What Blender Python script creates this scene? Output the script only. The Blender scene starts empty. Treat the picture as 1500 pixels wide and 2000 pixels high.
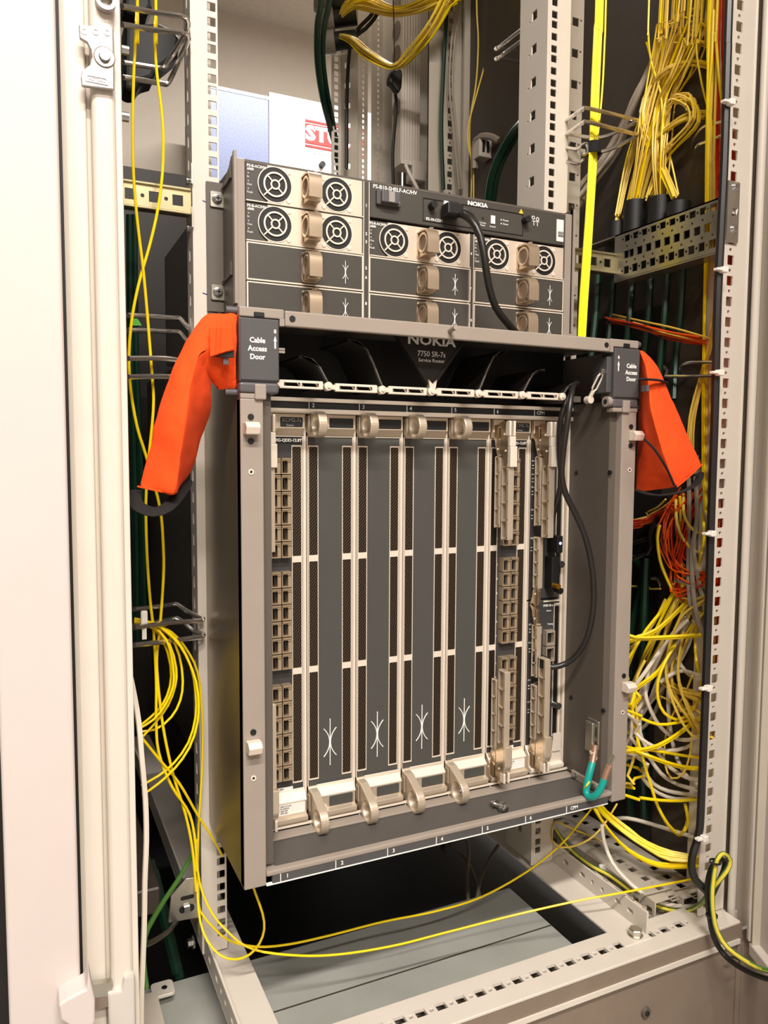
import bpy, bmesh, math, random
from mathutils import Vector, Matrix
import numpy as np

# ------------------------------------------------------------------ camera
scene = bpy.context.scene
FPX = 1498.622
CAM = np.array([-0.43307, -0.88303, 0.77459])
YAW, PITCH, ROLL = 0.438672, -0.074515, 0.0049534
def _basis():
    cy, sy, cp, sp = math.cos(YAW), math.sin(YAW), math.cos(PITCH), math.sin(PITCH)
    F = np.array([sy*cp, cy*cp, sp]); R = np.array([cy, -sy, 0.0]); U = np.cross(R, F)
    c, s = math.cos(ROLL), math.sin(ROLL)
    return c*R+s*U, -s*R+c*U, F
CR, CU, CF = _basis()
cam_d = bpy.data.cameras.new('camera'); cam = bpy.data.objects.new('camera', cam_d)
scene.collection.objects.link(cam); scene.camera = cam
cam_d.sensor_fit = 'VERTICAL'; cam_d.sensor_height = 36.0; cam_d.lens = 36.0*FPX/2000.0
cam_d.clip_start = 0.02; cam_d.clip_end = 50
cam.matrix_world = Matrix(((CR[0], CU[0], -CF[0], CAM[0]), (CR[1], CU[1], -CF[1], CAM[1]),
                           (CR[2], CU[2], -CF[2], CAM[2]), (0, 0, 0, 1)))
# measured points of the place: a sight line met with a plane of known position
def ray(u, v): return CF + CR*((u-750)/FPX) - CU*((v-1000)/FPX)
def PY(u, v, y): d = ray(u, v); return CAM + d*((y-CAM[1])/d[1])
def PX(u, v, x): d = ray(u, v); return CAM + d*((x-CAM[0])/d[0])
def PZ(u, v, z): d = ray(u, v); return CAM + d*((z-CAM[2])/d[2])

# ------------------------------------------------------------------ world, lights, exposure
w = bpy.data.worlds.new('world'); scene.world = w; w.use_nodes = True
w.node_tree.nodes['Background'].inputs[0].default_value = (1.0, 0.93, 0.84, 1)
w.node_tree.nodes['Background'].inputs[1].default_value = 0.12
vs = scene.view_settings
vs.view_transform = 'Standard'; vs.look = 'None'; vs.gamma = 1.0; vs.use_curve_mapping = False
vs.exposure = 0.52
def area(name, loc, sx, sy, watts, col, rot=(0, 0, 0)):
    l = bpy.data.lights.new(name, 'AREA'); l.shape = 'RECTANGLE'; l.size = sx; l.size_y = sy
    l.energy = watts; l.color = col
    o = bpy.data.objects.new(name, l); scene.collection.objects.link(o)
    o.location = loc; o.rotation_euler = rot
    return o
WARM = (1.0, 0.935, 0.88)
area('ceiling_tube_and_fill', (-0.62, -1.70, 2.60), 1.3, 0.14, 72, WARM)
area('ceiling_tube_and_fill', (-0.45, -2.75, 2.60), 1.3, 0.14, 62, WARM)  # extra lamp added as frontal fill for the lower parts
area('ceiling_tube_and_fill', (0.75, 1.05, 2.60), 1.3, 0.22, 44, (1.0, 0.97, 0.94))

# ------------------------------------------------------------------ materials
def lin(c):
    c = c/255.0
    return c/12.92 if c <= 0.04045 else ((c+0.055)/1.055)**2.4
def mk(name, rgb, rough=0.5, metal=0.0, var=0.06, scale=25.0, bump=0.0, bscale=400.0, coat=0.0, rvar=0.0, emit=0.0, stretch=None):
    m = bpy.data.materials.new(name); m.use_nodes = True
    nt = m.node_tree; b = nt.nodes['Principled BSDF']
    col = tuple(lin(c) for c in rgb)
    b.inputs['Roughness'].default_value = rough; b.inputs['Metallic'].default_value = metal
    if coat: b.inputs['Coat Weight'].default_value = coat
    tc = nt.nodes.new('ShaderNodeTexCoord'); n = nt.nodes.new('ShaderNodeTexNoise')
    n.inputs['Scale'].default_value = scale; n.inputs['Detail'].default_value = 4
    if stretch:
        mp = nt.nodes.new('ShaderNodeMapping'); mp.inputs['Scale'].default_value = stretch
        nt.links.new(tc.outputs['Object'], mp.inputs[0]); nt.links.new(mp.outputs[0], n.inputs['Vector'])
    else: nt.links.new(tc.outputs['Object'], n.inputs['Vector'])
    r = nt.nodes.new('ShaderNodeValToRGB')
    r.color_ramp.elements[0].position = 0.3; r.color_ramp.elements[1].position = 0.7
    r.color_ramp.elements[0].color = tuple(c*(1-var) for c in col)+(1,)
    r.color_ramp.elements[1].color = tuple(min(1, c*(1+var)) for c in col)+(1,)
    nt.links.new(n.outputs['Fac'], r.inputs[0]); nt.links.new(r.outputs[0], b.inputs['Base Color'])
    if rvar:
        mr = nt.nodes.new('ShaderNodeMapRange'); mr.inputs[3].default_value = rough-rvar; mr.inputs[4].default_value = rough+rvar
        nt.links.new(n.outputs['Fac'], mr.inputs[0]); nt.links.new(mr.outputs[0], b.inputs['Roughness'])
    if bump:
        n2 = nt.nodes.new('ShaderNodeTexNoise'); n2.inputs['Scale'].default_value = bscale
        nt.links.new(tc.outputs['Object'], n2.inputs['Vector'])
        bp = nt.nodes.new('ShaderNodeBump'); bp.inputs['Strength'].default_value = bump; bp.inputs['Distance'].default_value = 0.001
        nt.links.new(n2.outputs['Fac'], bp.inputs['Height']); nt.links.new(bp.outputs[0], b.inputs['Normal'])
    if emit:
        b.inputs['Emission Color'].default_value = col+(1,); b.inputs['Emission Strength'].default_value = emit
    return m
def mk_mesh(name, dark, light, scale):      # fine perforated sheet
    m = mk(name, light, 0.45, 0.6)
    nt = m.node_tree; b = nt.nodes['Principled BSDF']
    tc = nt.nodes.new('ShaderNodeTexCoord'); mp = nt.nodes.new('ShaderNodeMapping')
    mp.inputs['Scale'].default_value = (1, 1, 0.6); nt.links.new(tc.outputs['Object'], mp.inputs[0])
    vo = nt.nodes.new('ShaderNodeTexVoronoi'); vo.inputs['Scale'].default_value = scale; vo.inputs['Randomness'].default_value = 0.0
    mp.inputs['Rotation'].default_value = (0, math.radians(30), 0)
    nt.links.new(mp.outputs[0], vo.inputs['Vector'])
    r = nt.nodes.new('ShaderNodeValToRGB'); r.color_ramp.interpolation = 'EASE'
    r.color_ramp.elements[0].position = 0.42; r.color_ramp.elements[1].position = 0.56
    r.color_ramp.elements[0].color = tuple(lin(c) for c in dark)+(1,); r.color_ramp.elements[1].color = tuple(lin(c) for c in light)+(1,)
    nt.links.new(vo.outputs['Distance'], r.inputs[0]); nt.links.new(r.outputs[0], b.inputs['Base Color'])
    return m
M = {}
M['paint'] = mk('beige_cabinet_paint', (213, 204, 191), 0.38, bump=0.04, bscale=900, var=0.02, rvar=0.05)
M['paint2'] = mk('grey_beige_frame_paint', (196, 186, 170), 0.42, bump=0.05, bscale=900, var=0.03)
M['whitepanel'] = mk('white_door_paint', (206, 195, 189), 0.5, bump=0.03, bscale=1200, var=0.01)
M['plinth'] = mk('taupe_plinth_paint', (130, 115, 100), 0.55, bump=0.3, bscale=1500, var=0.05)
M['taupe'] = mk('taupe_chassis_paint', (152, 141, 130), 0.42, 0.0, bump=0.08, bscale=1600, var=0.03)
M['taupe_side'] = mk('satin_chassis_side', (150, 136, 114), 0.30, 0.7, var=0.04, scale=8, rvar=0.06)
M['taupe_dark'] = mk('dark_taupe_chassis_paint', (88, 80, 72), 0.5, bump=0.08, bscale=1600, var=0.03)
M['charcoal'] = mk('charcoal_plastic', (76, 74, 74), 0.5, bump=0.15, bscale=2500, var=0.06)
M['hinge'] = mk('slate_hinge_plastic', (88, 86, 88), 0.35, var=0.03)
M['black'] = mk('black_plastic', (17, 16, 16), 0.55, var=0.1)
M['blackpanel'] = mk('black_steel', (30, 27, 25), 0.5, 0.2, var=0.08)
M['traygrey'] = mk('dark_tray_paint', (84, 80, 76), 0.5, 0.1, bump=0.08, bscale=1600, var=0.03)
M['slate'] = mk('slate_blank_face', (77, 77, 73), 0.42, 0.15, bump=0.05, bscale=2500, var=0.03)
M['board'] = mk('dark_card_face', (62, 60, 60), 0.45, 0.1, var=0.05)
M['shelfface'] = mk('dark_shelf_face', (70, 66, 60), 0.48, 0.1, bump=0.06, bscale=2000, var=0.04)
M['champ'] = mk('champagne_cast_metal', (214, 199, 177), 0.36, 0.6, var=0.04, scale=60, bump=0.05, bscale=3000)
M['champl'] = mk('pale_champagne_trim', (233, 221, 204), 0.42, 0.25, var=0.03)
M['nickel'] = mk('brushed_nickel', (196, 177, 152), 0.28, 1.0, var=0.06, scale=40, stretch=(1, 1, 12))
M['rose'] = mk('nickel_fan_plate', (232, 216, 196), 0.38, 0.45, var=0.03)
M['cage'] = mk('port_cage_metal', (184, 164, 136), 0.38, 0.55, var=0.05)
M['cagein'] = mk('port_cage_inside', (74, 60, 46), 0.5, 0.5, var=0.1)
M['zinc'] = mk('zinc_plated_steel', (188, 184, 172), 0.3, 0.9, var=0.12, scale=30)
M['passiv'] = mk('yellow_passivated_steel', (196, 186, 148), 0.26, 0.85, var=0.14, scale=14)
M['chrome'] = mk('chromed_wire', (228, 222, 214), 0.18, 0.9, var=0.03)
M['steel'] = mk('bright_screw_steel', (190, 190, 188), 0.25, 1.0, var=0.05)
M['castal'] = mk('cast_zinc', (176, 171, 168), 0.4, 0.6, var=0.1, scale=60, bump=0.2, bscale=500)
M['greyplate'] = mk('grey_green_galvanised', (172, 173, 164), 0.5, 0.2, var=0.12, scale=9, bump=0.08, bscale=200)
M['mesh'] = mk_mesh('vent_mesh', (12, 9, 7), (104, 88, 70), 520)
M['meshdark'] = mk_mesh('dark_vent_mesh', (14, 12, 10), (74, 64, 54), 520)
M['white'] = mk('white_print', (238, 236, 230), 0.6, var=0.0)
M['greyprint'] = mk('grey_print', (150, 146, 140), 0.6, var=0.0)
M['label'] = mk('white_sticker', (232, 228, 220), 0.5, var=0.02)
M['orange'] = mk('orange_sleeve_cloth', (253, 78, 5), 0.9, var=0.07, scale=30, bump=0.5, bscale=1800)
M['webbing'] = mk('black_webbing', (15, 12, 12), 0.85, var=0.15, bump=0.4, bscale=900)
M['ylw'] = mk('yellow_fibre_jacket', (255, 220, 14), 0.36, var=0.05)
M['ylw2'] = mk('deep_yellow_fibre_jacket', (238, 204, 84), 0.42, var=0.06)
M['ylwb'] = mk('bright_yellow_ribbon', (255, 236, 10), 0.4, var=0.03)
M['orc'] = mk('orange_fibre_jacket', (232, 88, 12), 0.4, var=0.06)
M['redc'] = mk('red_orange_fibre_jacket', (206, 48, 6), 0.4, var=0.06)
M['whtc'] = mk('white_cable_jacket', (226, 216, 200), 0.42, var=0.03)
M['gryc'] = mk('grey_cable_jacket', (158, 146, 130), 0.45, var=0.05)
M['grn'] = mk('dark_green_cable_jacket', (9, 46, 30), 0.36, var=0.1)
M['blkc'] = mk('black_cable_jacket', (32, 29, 27), 0.36, var=0.1)
M['teal'] = mk('teal_earth_jacket', (10, 150, 138), 0.35, var=0.05)
M['copper'] = mk('copper_crimp', (196, 156, 134), 0.35, 0.7, var=0.1, scale=90)
M['earthgrn'] = mk('earth_green', (74, 122, 52), 0.4, var=0.06)
M['earthylw'] = mk('earth_yellow', (226, 206, 70), 0.4, var=0.06)
M['tie'] = mk('white_cable_tie', (238, 232, 222), 0.4, var=0.02)
M['ceil'] = mk('textured_ceiling', (205, 194, 178), 0.8, bump=0.6, bscale=60, var=0.05, scale=40)
M['wall'] = mk('cream_room_paint', (212, 200, 184), 0.7, var=0.02, bump=0.05, bscale=200)
M['roomgrey'] = mk('low_bounce_room_paint', (140, 131, 121), 0.7, var=0.02)  # unseen walls darkened to cut the bounced fill light
M['handle'] = mk('shelf_handle_metal', (200, 181, 156), 0.32, 0.75, var=0.04)
M['floor'] = mk('beige_floor_tile', (150, 145, 138), 0.5, var=0.06, scale=6)
M['acwhite'] = mk('ac_white_paint', (248, 247, 245), 0.35, var=0.01)
M['acblue'] = mk('blue_grey_speckled_panel', (120, 128, 158), 0.4, 0.2, var=0.12, scale=140)
M['red'] = mk('red_print', (214, 44, 40), 0.5, var=0.02)
M['inner'] = mk('brown_grey_inner_panel', (66, 58, 49), 0.45, var=0.05)
M['innerdk'] = mk('dark_inner_panel', (44, 40, 38), 0.34, 0.3, var=0.06)
M['pdu'] = mk('white_socket_strip', (214, 204, 190), 0.5, var=0.02)
M['warn'] = mk('warning_yellow', (232, 196, 40), 0.5, var=0.02)
M['led'] = mk('blue_led', (140, 160, 255), 0.3, var=0.0, emit=2.5)
M['glass'] = mk('clear_plastic', (214, 208, 200), 0.12, 0.3, var=0.05)
M['ink'] = mk('violet_pen_ink', (64, 44, 130), 0.5, var=0.0)
M['gold'] = mk('gold_connector', (220, 160, 50), 0.25, 0.9, var=0.05)
M['signgreen'] = mk('green_sign', (90, 190, 60), 0.5, var=0.02)

# ------------------------------------------------------------------ mesh helpers
COL = scene.collection
class MB:
    def __init__(s): s.v = []; s.f = []
    def add(s, vs, fs):
        o = len(s.v); s.v += [tuple(float(c) for c in p) for p in vs]; s.f += [tuple(o+i for i in f) for f in fs]; return s
    def box(s, x0, x1, y0, y1, z0, z1):
        return s.add([(x0,y0,z0),(x1,y0,z0),(x1,y1,z0),(x0,y1,z0),(x0,y0,z1),(x1,y0,z1),(x1,y1,z1),(x0,y1,z1)],
              [(0,3,2,1),(4,5,6,7),(0,1,5,4),(1,2,6,5),(2,3,7,6),(3,0,4,7)])
    def prism(s, poly, axis, a, b):
        n = len(poly)
        def pt(p, t): return (t, p[0], p[1]) if axis == 'x' else (p[0], t, p[1]) if axis == 'y' else (p[0], p[1], t)
        return s.add([pt(p, a) for p in poly]+[pt(p, b) for p in poly],
              [tuple(range(n)), tuple(range(2*n-1, n-1, -1))]+[(i, i+n, (i+1) % n+n, (i+1) % n) for i in range(n)])
    def cyl(s, p0, p1, r, n=16, r1=None):
        p0 = np.array(p0, float); p1 = np.array(p1, float); d = p1-p0; d = d/np.linalg.norm(d)
        a = np.cross(d, (0, 0, 1) if abs(d[2]) < 0.9 else (1, 0, 0)); a /= np.linalg.norm(a); b = np.cross(d, a)
        r1 = r if r1 is None else r1
        c = [(math.cos(2*math.pi*i/n), math.sin(2*math.pi*i/n)) for i in range(n)]
        return s.add([p0+(a*x+b*y)*r for x, y in c]+[p1+(a*x+b*y)*r1 for x, y in c],
              [tuple(range(n-1, -1, -1)), tuple(range(n, 2*n))]+[(i, (i+1) % n, (i+1) % n+n, i+n) for i in range(n)])
    def annulus(s, c, axis, ro, ri, a, b, n=28):      # flat ring with thickness along axis
        vs = []
        for t in (a, b):
            for r in (ro, ri):
                for i in range(n):
                    x, y = math.cos(2*math.pi*i/n)*r, math.sin(2*math.pi*i/n)*r
                    vs.append((c[0]+x, t, c[2]+y) if axis == 'y' else (t, c[1]+x, c[2]+y) if axis == 'x' else (c[0]+x, c[1]+y, t))
        fs = []
        for i in range(n):
            j = (i+1) % n
            fs += [(i, j, n+j, n+i), (2*n+i, 3*n+i, 3*n+j, 2*n+j), (i, 2*n+i, 2*n+j, j), (n+i, n+j, 3*n+j, 3*n+i)]
        return s.add(vs, fs)
    def tube(s, pts, r, n=7, closed=False, flat=None):
        P = [np.array(p, float) for p in pts]; m = len(P); vs = []; up = None
        for i in range(m):
            if closed: d = P[(i+1) % m]-P[i-1]
            else: d = P[min(i+1, m-1)]-P[max(i-1, 0)]
            d = d/(np.linalg.norm(d)+1e-12)
            if up is None:
                up = np.array((0, 0, 1.0)) if abs(d[2]) < 0.9 else np.array((1.0, 0, 0))
            a = up-d*np.dot(up, d); a /= (np.linalg.norm(a)+1e-12); up = a; b = np.cross(d, a)
            rr = r[i] if hasattr(r, '__len__') else r
            for k in range(n):
                t = 2*math.pi*k/n; vs.append(P[i]+(a*math.cos(t)*(flat or 1)+b*math.sin(t))*rr)
        fs = []
        for i in range(m if closed else m-1):
            for k in range(n):
                k2 = (k+1) % n; j = (i+1) % m
                fs.append((i*n+k, i*n+k2, j*n+k2, j*n+k))
        if not closed: fs += [tuple(range(n-1, -1, -1)), tuple((m-1)*n+k for k in range(n))]
        return s.add(vs, fs)
    def plate(s, org, eu, ev, en, U, V, holes, t):
        org, eu, ev, en = (np.array(q, float) for q in (org, eu, ev, en))
        def pt(u, v, w): return org+eu*u+ev*v+en*w
        bb = []
        for h in holes:
            us = [p[0] for p in h]; vv = [p[1] for p in h]; bb.append((min(us), max(us), min(vv), max(vv)))
        vl = sorted(set([V[0], V[1]]+[round(b[i], 6) for b in bb for i in (2, 3) if V[0] < b[i] < V[1]]))
        def quad(u0, u1, v0, v1):
            for w, o in ((0, 1), (t, -1)):
                q = [pt(u0, v0, w), pt(u1, v0, w), pt(u1, v1, w), pt(u0, v1, w)]
                s.add(q[::o], [(0, 1, 2, 3)])
        for a, b in zip(vl[:-1], vl[1:]):
            mid = (a+b)/2
            hs = sorted((q[0], q[1]) for q in bb if q[2] < mid < q[3])
            u = U[0]
            for h0, h1 in hs:
                if h0 > u+1e-7: quad(u, h0, a, b)
                u = max(u, h1)
            if U[1] > u+1e-7: quad(u, U[1], a, b)
        for h, q in zip(holes, bb):
            n = len(h)
            for i in range(n):
                p, r_ = h[i], h[(i+1) % n]
                s.add([pt(*p, 0), pt(*r_, 0), pt(*r_, t), pt(*p, t)], [(0, 1, 2, 3)])
            if n == 4 and all(abs(p[0]-q[0]) < 1e-6 or abs(p[0]-q[1]) < 1e-6 for p in h): continue
            cu, cv = (q[0]+q[1])/2, (q[2]+q[3])/2; hu, hv = (q[1]-q[0])/2, (q[3]-q[2])/2
            def prj(p):
                du, dv = (p[0]-cu)/hu, (p[1]-cv)/hv; k = 1/max(abs(du), abs(dv), 1e-9)
                return (cu+du*k*hu, cv+dv*k*hv), (du*k, dv*k)
            for i in range(n):
                p, r_ = h[i], h[(i+1) % n]; (a, da), (b, db) = prj(p), prj(r_)
                loop = [p, r_, b]
                sa = 'u' if abs(da[0]) > 1-1e-6 else 'v'; sb = 'u' if abs(db[0]) > 1-1e-6 else 'v'
                if sa != sb and not (abs(abs(da[0])-abs(da[1])) < 1e-6 or abs(abs(db[0])-abs(db[1])) < 1e-6):
                    c = (da[0], db[1]) if sa == 'u' else (db[0], da[1])
                    loop.append((cu+c[0]*hu, cv+c[1]*hv))
                loop.append(a)
                for w, o in ((0, 1), (t, -1)): s.add([pt(*l, w) for l in loop][::o], [tuple(range(len(loop)))])
        o = [(U[0], V[0]), (U[1], V[0]), (U[1], V[1]), (U[0], V[1])]
        for i in range(4):
            p, r_ = o[i], o[(i+1) % 4]; s.add([pt(*p, 0), pt(*p, t), pt(*r_, t), pt(*r_, 0)], [(0, 1, 2, 3)])
        return s
    def mesh(s, name):
        me = bpy.data.meshes.new(name); me.from_pydata(s.v, [], s.f)
        bm = bmesh.new(); bm.from_mesh(me)
        bmesh.ops.remove_doubles(bm, verts=bm.verts, dist=1e-6)
        bmesh.ops.recalc_face_normals(bm, faces=bm.faces); bm.to_mesh(me); bm.free()
        return me
    def build(s, name, mat, parent=None, bevel=0.0, seg=1, smooth=False, loc=None, label=None):
        me = s.mesh(name); me.materials.append(M[mat] if isinstance(mat, str) else mat)
        if smooth or bevel:
            me.shade_smooth() if smooth else None
        o = bpy.data.objects.new(name, me); COL.objects.link(o)
        if bevel:
            b = o.modifiers.new('bevel', 'BEVEL'); b.width = bevel; b.segments = seg; b.limit_method = 'ANGLE'; b.angle_limit = math.radians(40)
        if smooth:
            e = o.modifiers.new('split', 'EDGE_SPLIT'); e.split_angle = math.radians(38)
        if parent is not None:
            o.parent = parent
            if loc is None: o.location = -Vector(parent['wloc'])
            else: o.location = loc
        elif loc is not None: o.location = loc
        if label: o['label'] = label
        return o
def sq(u, v, a, b=None):
    b = a if b is None else b
    return [(u-a/2, v-b/2), (u+a/2, v-b/2), (u+a/2, v+b/2), (u-a/2, v+b/2)]
def rsq(u, v, a, b, r, n=3):      # rounded rectangle
    p = []
    for cx, cy, a0 in ((u+a/2-r, v-b/2+r, -90), (u+a/2-r, v+b/2-r, 0), (u-a/2+r, v+b/2-r, 90), (u-a/2+r, v-b/2+r, 180)):
        for k in range(n+1):
            t = math.radians(a0+90*k/n); p.append((cx+r*math.cos(t), cy+r*math.sin(t)))
    return p
def circ(u, v, r, n=12): return [(u+r*math.cos(2*math.pi*(i+.5)/n), v+r*math.sin(2*math.pi*(i+.5)/n)) for i in range(n)]
def tag(o, label, cat, group=None, kind=None):
    if label: o['label'] = label
    if cat: o['category'] = cat
    if group: o['group'] = group
    if kind: o['kind'] = kind
    return o
def thing(name, label, cat, loc=(0, 0, 0), group=None, rotz=0.0):
    o = bpy.data.objects.new(name, None); COL.objects.link(o)
    o.location = loc; o['wloc'] = [float(c) for c in loc]; o.rotation_euler = (0, 0, rotz); o.empty_display_size = 0.02
    return tag(o, label, cat, group)
def wl(o, loc): o['wloc'] = [float(c) for c in loc]; return o
def sub(o):      # a part that takes sub-parts built in the thing's own world coordinates
    o['wloc'] = [0.0, 0.0, 0.0]; return o
def copy_tree(o, parent=None):
    c = o.copy(); COL.objects.link(c); c.parent = parent
    for ch in o.children: copy_tree(ch, c)
    return c
def text(name, s, x, y, z, size, mat, parent, align='CENTER', rot=(math.pi/2, 0, 0), sx=1.0, bold=0.0, local=False, ext=0.00015):
    cu = bpy.data.curves.new(name, 'FONT'); cu.body = s; cu.size = size; cu.align_x = align; cu.align_y = 'CENTER'
    cu.extrude = ext; cu.offset = bold; cu.resolution_u = 2
    t = bpy.data.objects.new('tmp', cu); COL.objects.link(t)
    dg = bpy.context.evaluated_depsgraph_get(); me = bpy.data.meshes.new_from_object(t.evaluated_get(dg))
    bpy.data.objects.remove(t); bpy.data.curves.remove(cu)
    me.materials.clear(); me.materials.append(M[mat]); me.name = name
    o = bpy.data.objects.new(name, me); COL.objects.link(o); o.rotation_euler = rot; o.scale = (sx, 1, 1)
    o.location = (x, y, z)
    if parent is not None:
        o.parent = parent
        if not local: o.location = Vector((x, y, z))-Vector(parent['wloc'])
    return o
def crom(pts, step=0.012):      # smooth curve through points
    P = [np.array(p, float) for p in pts]
    if len(P) == 2: P = [P[0], (P[0]+P[1])/2, P[1]]
    P = [2*P[0]-P[1]]+P+[2*P[-1]-P[-2]]; out = []
    for i in range(1, len(P)-2):
        p0, p1, p2, p3 = P[i-1:i+3]; n = max(2, min(14, int(np.linalg.norm(p2-p1)/step)))
        for k in range(n):
            t = k/n
            out.append(0.5*((2*p1)+(-p0+p2)*t+(2*p0-5*p1+4*p2-p3)*t*t+(-p0+3*p1-3*p2+p3)*t**3))
    out.append(P[-2]); return out

# ------------------------------------------------------------------ the room
def struct(name, mb, mat):
    o = mb.build(name, mat); o['kind'] = 'structure'; return o
struct('floor', MB().box(-3, 4, -3.2, 2.6, -0.1, 0), 'floor')
struct('ceiling', MB().box(-3, 4, -3.2, 2.6, 2.645, 2.75), 'ceil')
struct('wall_back', MB().box(-3, 4, 2.5, 2.6, 0, 2.645), 'wall')
struct('wall_left', MB().box(-3.1, -3, -3.2, 2.6, 0, 2.645), 'roomgrey')
struct('wall_right', MB().box(4, 4.1, -3.2, 2.6, 0, 2.645), 'roomgrey')
struct('wall_front', MB().box(-3, 4, -3.3, -3.2, 0, 2.645), 'roomgrey')

# cooling unit at the back of the room
ac = thing('cooling_unit', 'white floor-standing air conditioner with red logo behind the rack', 'air conditioner', (0.87, 2.2, 0))
MB().box(0.436, 1.30, 2.03, 2.45, 0, 2.128).build('body', 'acwhite', ac)
MB().box(0.436, 1.30, 2.0, 2.028, 1.853, 2.128).build('upper_door', 'acwhite', ac, 0.004, 2)
MB().box(0.436, 1.30, 2.0, 2.028, 0.05, 1.848).build('lower_door', 'acwhite', ac, 0.004, 2)
for z0, z1 in ((2.045, 2.053), (1.952, 1.960)): MB().box(0.578, 0.83, 1.997, 2.0, z0, z1).build('logo_line', 'red', ac)
MB().box(0.578, 0.83, 1.997, 2.0, 1.966, 2.039).build('logo_plate', 'red', ac)
text('logo_text', 'STULZ', 0.70, 1.9965, 2.002, 0.072, 'acwhite', ac, bold=0.004, sx=1.15)
text('web_text', 'www.stulz.com', 0.69, 1.9995, 1.935, 0.026, 'greyprint', ac)
p = PY(630, 323, 1.98)
MB().box(p[0]-0.03, p[0]+0.04, 1.994, 2.0, p[2]-0.03, p[2]+0.04).build('switch_plate', 'acwhite', ac, 0.002)
MB().cyl((p[0], 1.994, p[2]+0.004), (p[0], 1.975, p[2]+0.004), 0.011).build('rotary_switch', 'black', ac)
bp = MB().box(0.20, 0.4355, 2.0, 2.4, 0, 2.108).build('metal_cupboard', 'acblue', None, 0.004, 2)
tag(bp, 'blue-grey speckled metal cupboard beside the white cooling unit', 'cupboard')
MB().box(0.20, 0.4355, 1.998, 2.0, 2.096, 2.108).build('top_trim', 'acwhite', wl(bp, (0, 0, 0)))

# ------------------------------------------------------------------ the cabinet
cab = thing('server_cabinet', 'beige steel network cabinet frame with punched posts holding the rack gear', 'cabinet', (0, -0.19, 0))
cab_b = lambda mb, n, m='paint', bv=0.0, sg=1, **k: mb.build(n, m, cab, bv, sg, **k)
Z1 = 1.95
# left front post
lp = sub(cab_b(MB().box(-0.3985, -0.379, -0.192, -0.14, 0.10, Z1), 'corner_post', 'paint', 0.0015, 2))
MB().box(-0.381, -0.3745, -0.188, -0.15, 0.10, Z1).build('post_groove', 'paint2', lp)
MB().box(-0.3755, -0.3565, -0.2005, -0.15, 0.10, Z1).build('post_bead', 'paint', lp, 0.005, 4)
MB().box(-0.3575, -0.3515, -0.196, -0.13, 0.10, Z1).build('post_lip', 'paint', lp, 0.001, 2)
MB().box(-0.4012, -0.3984, -0.199, -0.18, 0.06, Z1).build('door_seal', 'black', lp)
MB().box(-0.398, -0.3945, -0.194, -0.186, 0.10, Z1).build('seal_track', 'paint2', lp)
# latch plate on the left post
def py_poly(pts, y): return [tuple(PY(u, v, y)[[0, 2]]) for u, v in pts]
ly = -0.206
lat = sub(cab_b(MB().prism(py_poly([(154, 47), (156, 74), (170, 82), (178, 98), (180, 112), (176, 126), (160, 138), (158, 150), (160, 167), (223, 175), (221, 53)], ly), 'y', ly, ly+0.004), 'latch_plate', 'castal', 0.0008, 2))
c = PY(204, 112, ly)
MB().annulus((c[0], 0, c[2]), 'y', 0.0075, 0.0045, ly-0.001, ly+0.001, 20).build('recess_rim', 'castal', lat)
MB().cyl((c[0], ly-0.0002, c[2]), (c[0], ly+0.002, c[2]), 0.0085, 20).build('recess', 'plinth', lat)
MB().cyl((c[0], ly-0.004, c[2]), (c[0], ly, c[2]), 0.0038, 12, 0.0045).build('latch_screw', 'steel', lat, smooth=True)
for u in (164, 187, 209):
    c = PY(u, 61+(u-164)*0.06, ly); MB().annulus((c[0], 0, c[2]), 'y', 0.0026, 0.0016, ly-0.0005, ly+0.001, 14).build('rivet_ring', 'castal', lat)
c = PY(189, 156, ly)
MB().plate((0, ly-0.0006, 0), (1, 0, 0), (0, 0, 1), (0, 1, 0), (c[0]-0.0085, c[0]+0.0085), (c[2]-0.0027, c[2]+0.0027), [rsq(c[0], c[2], 0.0150, 0.0038, 0.0018)], 0.001).build('nameplate_rim', 'castal', lat)
text('nameplate_text', 'ASTRAL', c[0], ly-0.0003, c[2], 0.0036, 'castal', lat)
c = PY(206, 3, -0.204); MB().annulus((c[0], 0, c[2]), 'y', 0.008, 0.005, -0.208, -0.2, 20).build('grommet_ring', 'castal', lp)
for v in (98, 228): 
    c = PY(242, v, -0.16); MB().cyl((c[0]-0.002, -0.16, c[2]), (c[0]+0.004, -0.16, c[2]), 0.004, 12).build('post_rivet', 'steel', lp)
# left foot of the post
MB().prism(py_poly([(210, 1941), (238, 1936), (242, 1909), (264, 1905), (266, 2030), (214, 2030)], -0.206), 'y', -0.206, -0.196).build('clear_clip', 'glass', lp, 0.002, 2)
MB().prism(py_poly([(182, 1922), (219, 1918), (219, 1944), (183, 1948)], -0.202), 'y', -0.203, -0.196).build('post_end_cap', 'zinc', lp)
MB().prism(py_poly([(183, 1948), (210, 1945), (210, 1966), (183, 1972)], -0.202), 'y', -0.2025, -0.196).build('post_end_gap', 'plinth', lp)
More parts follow.
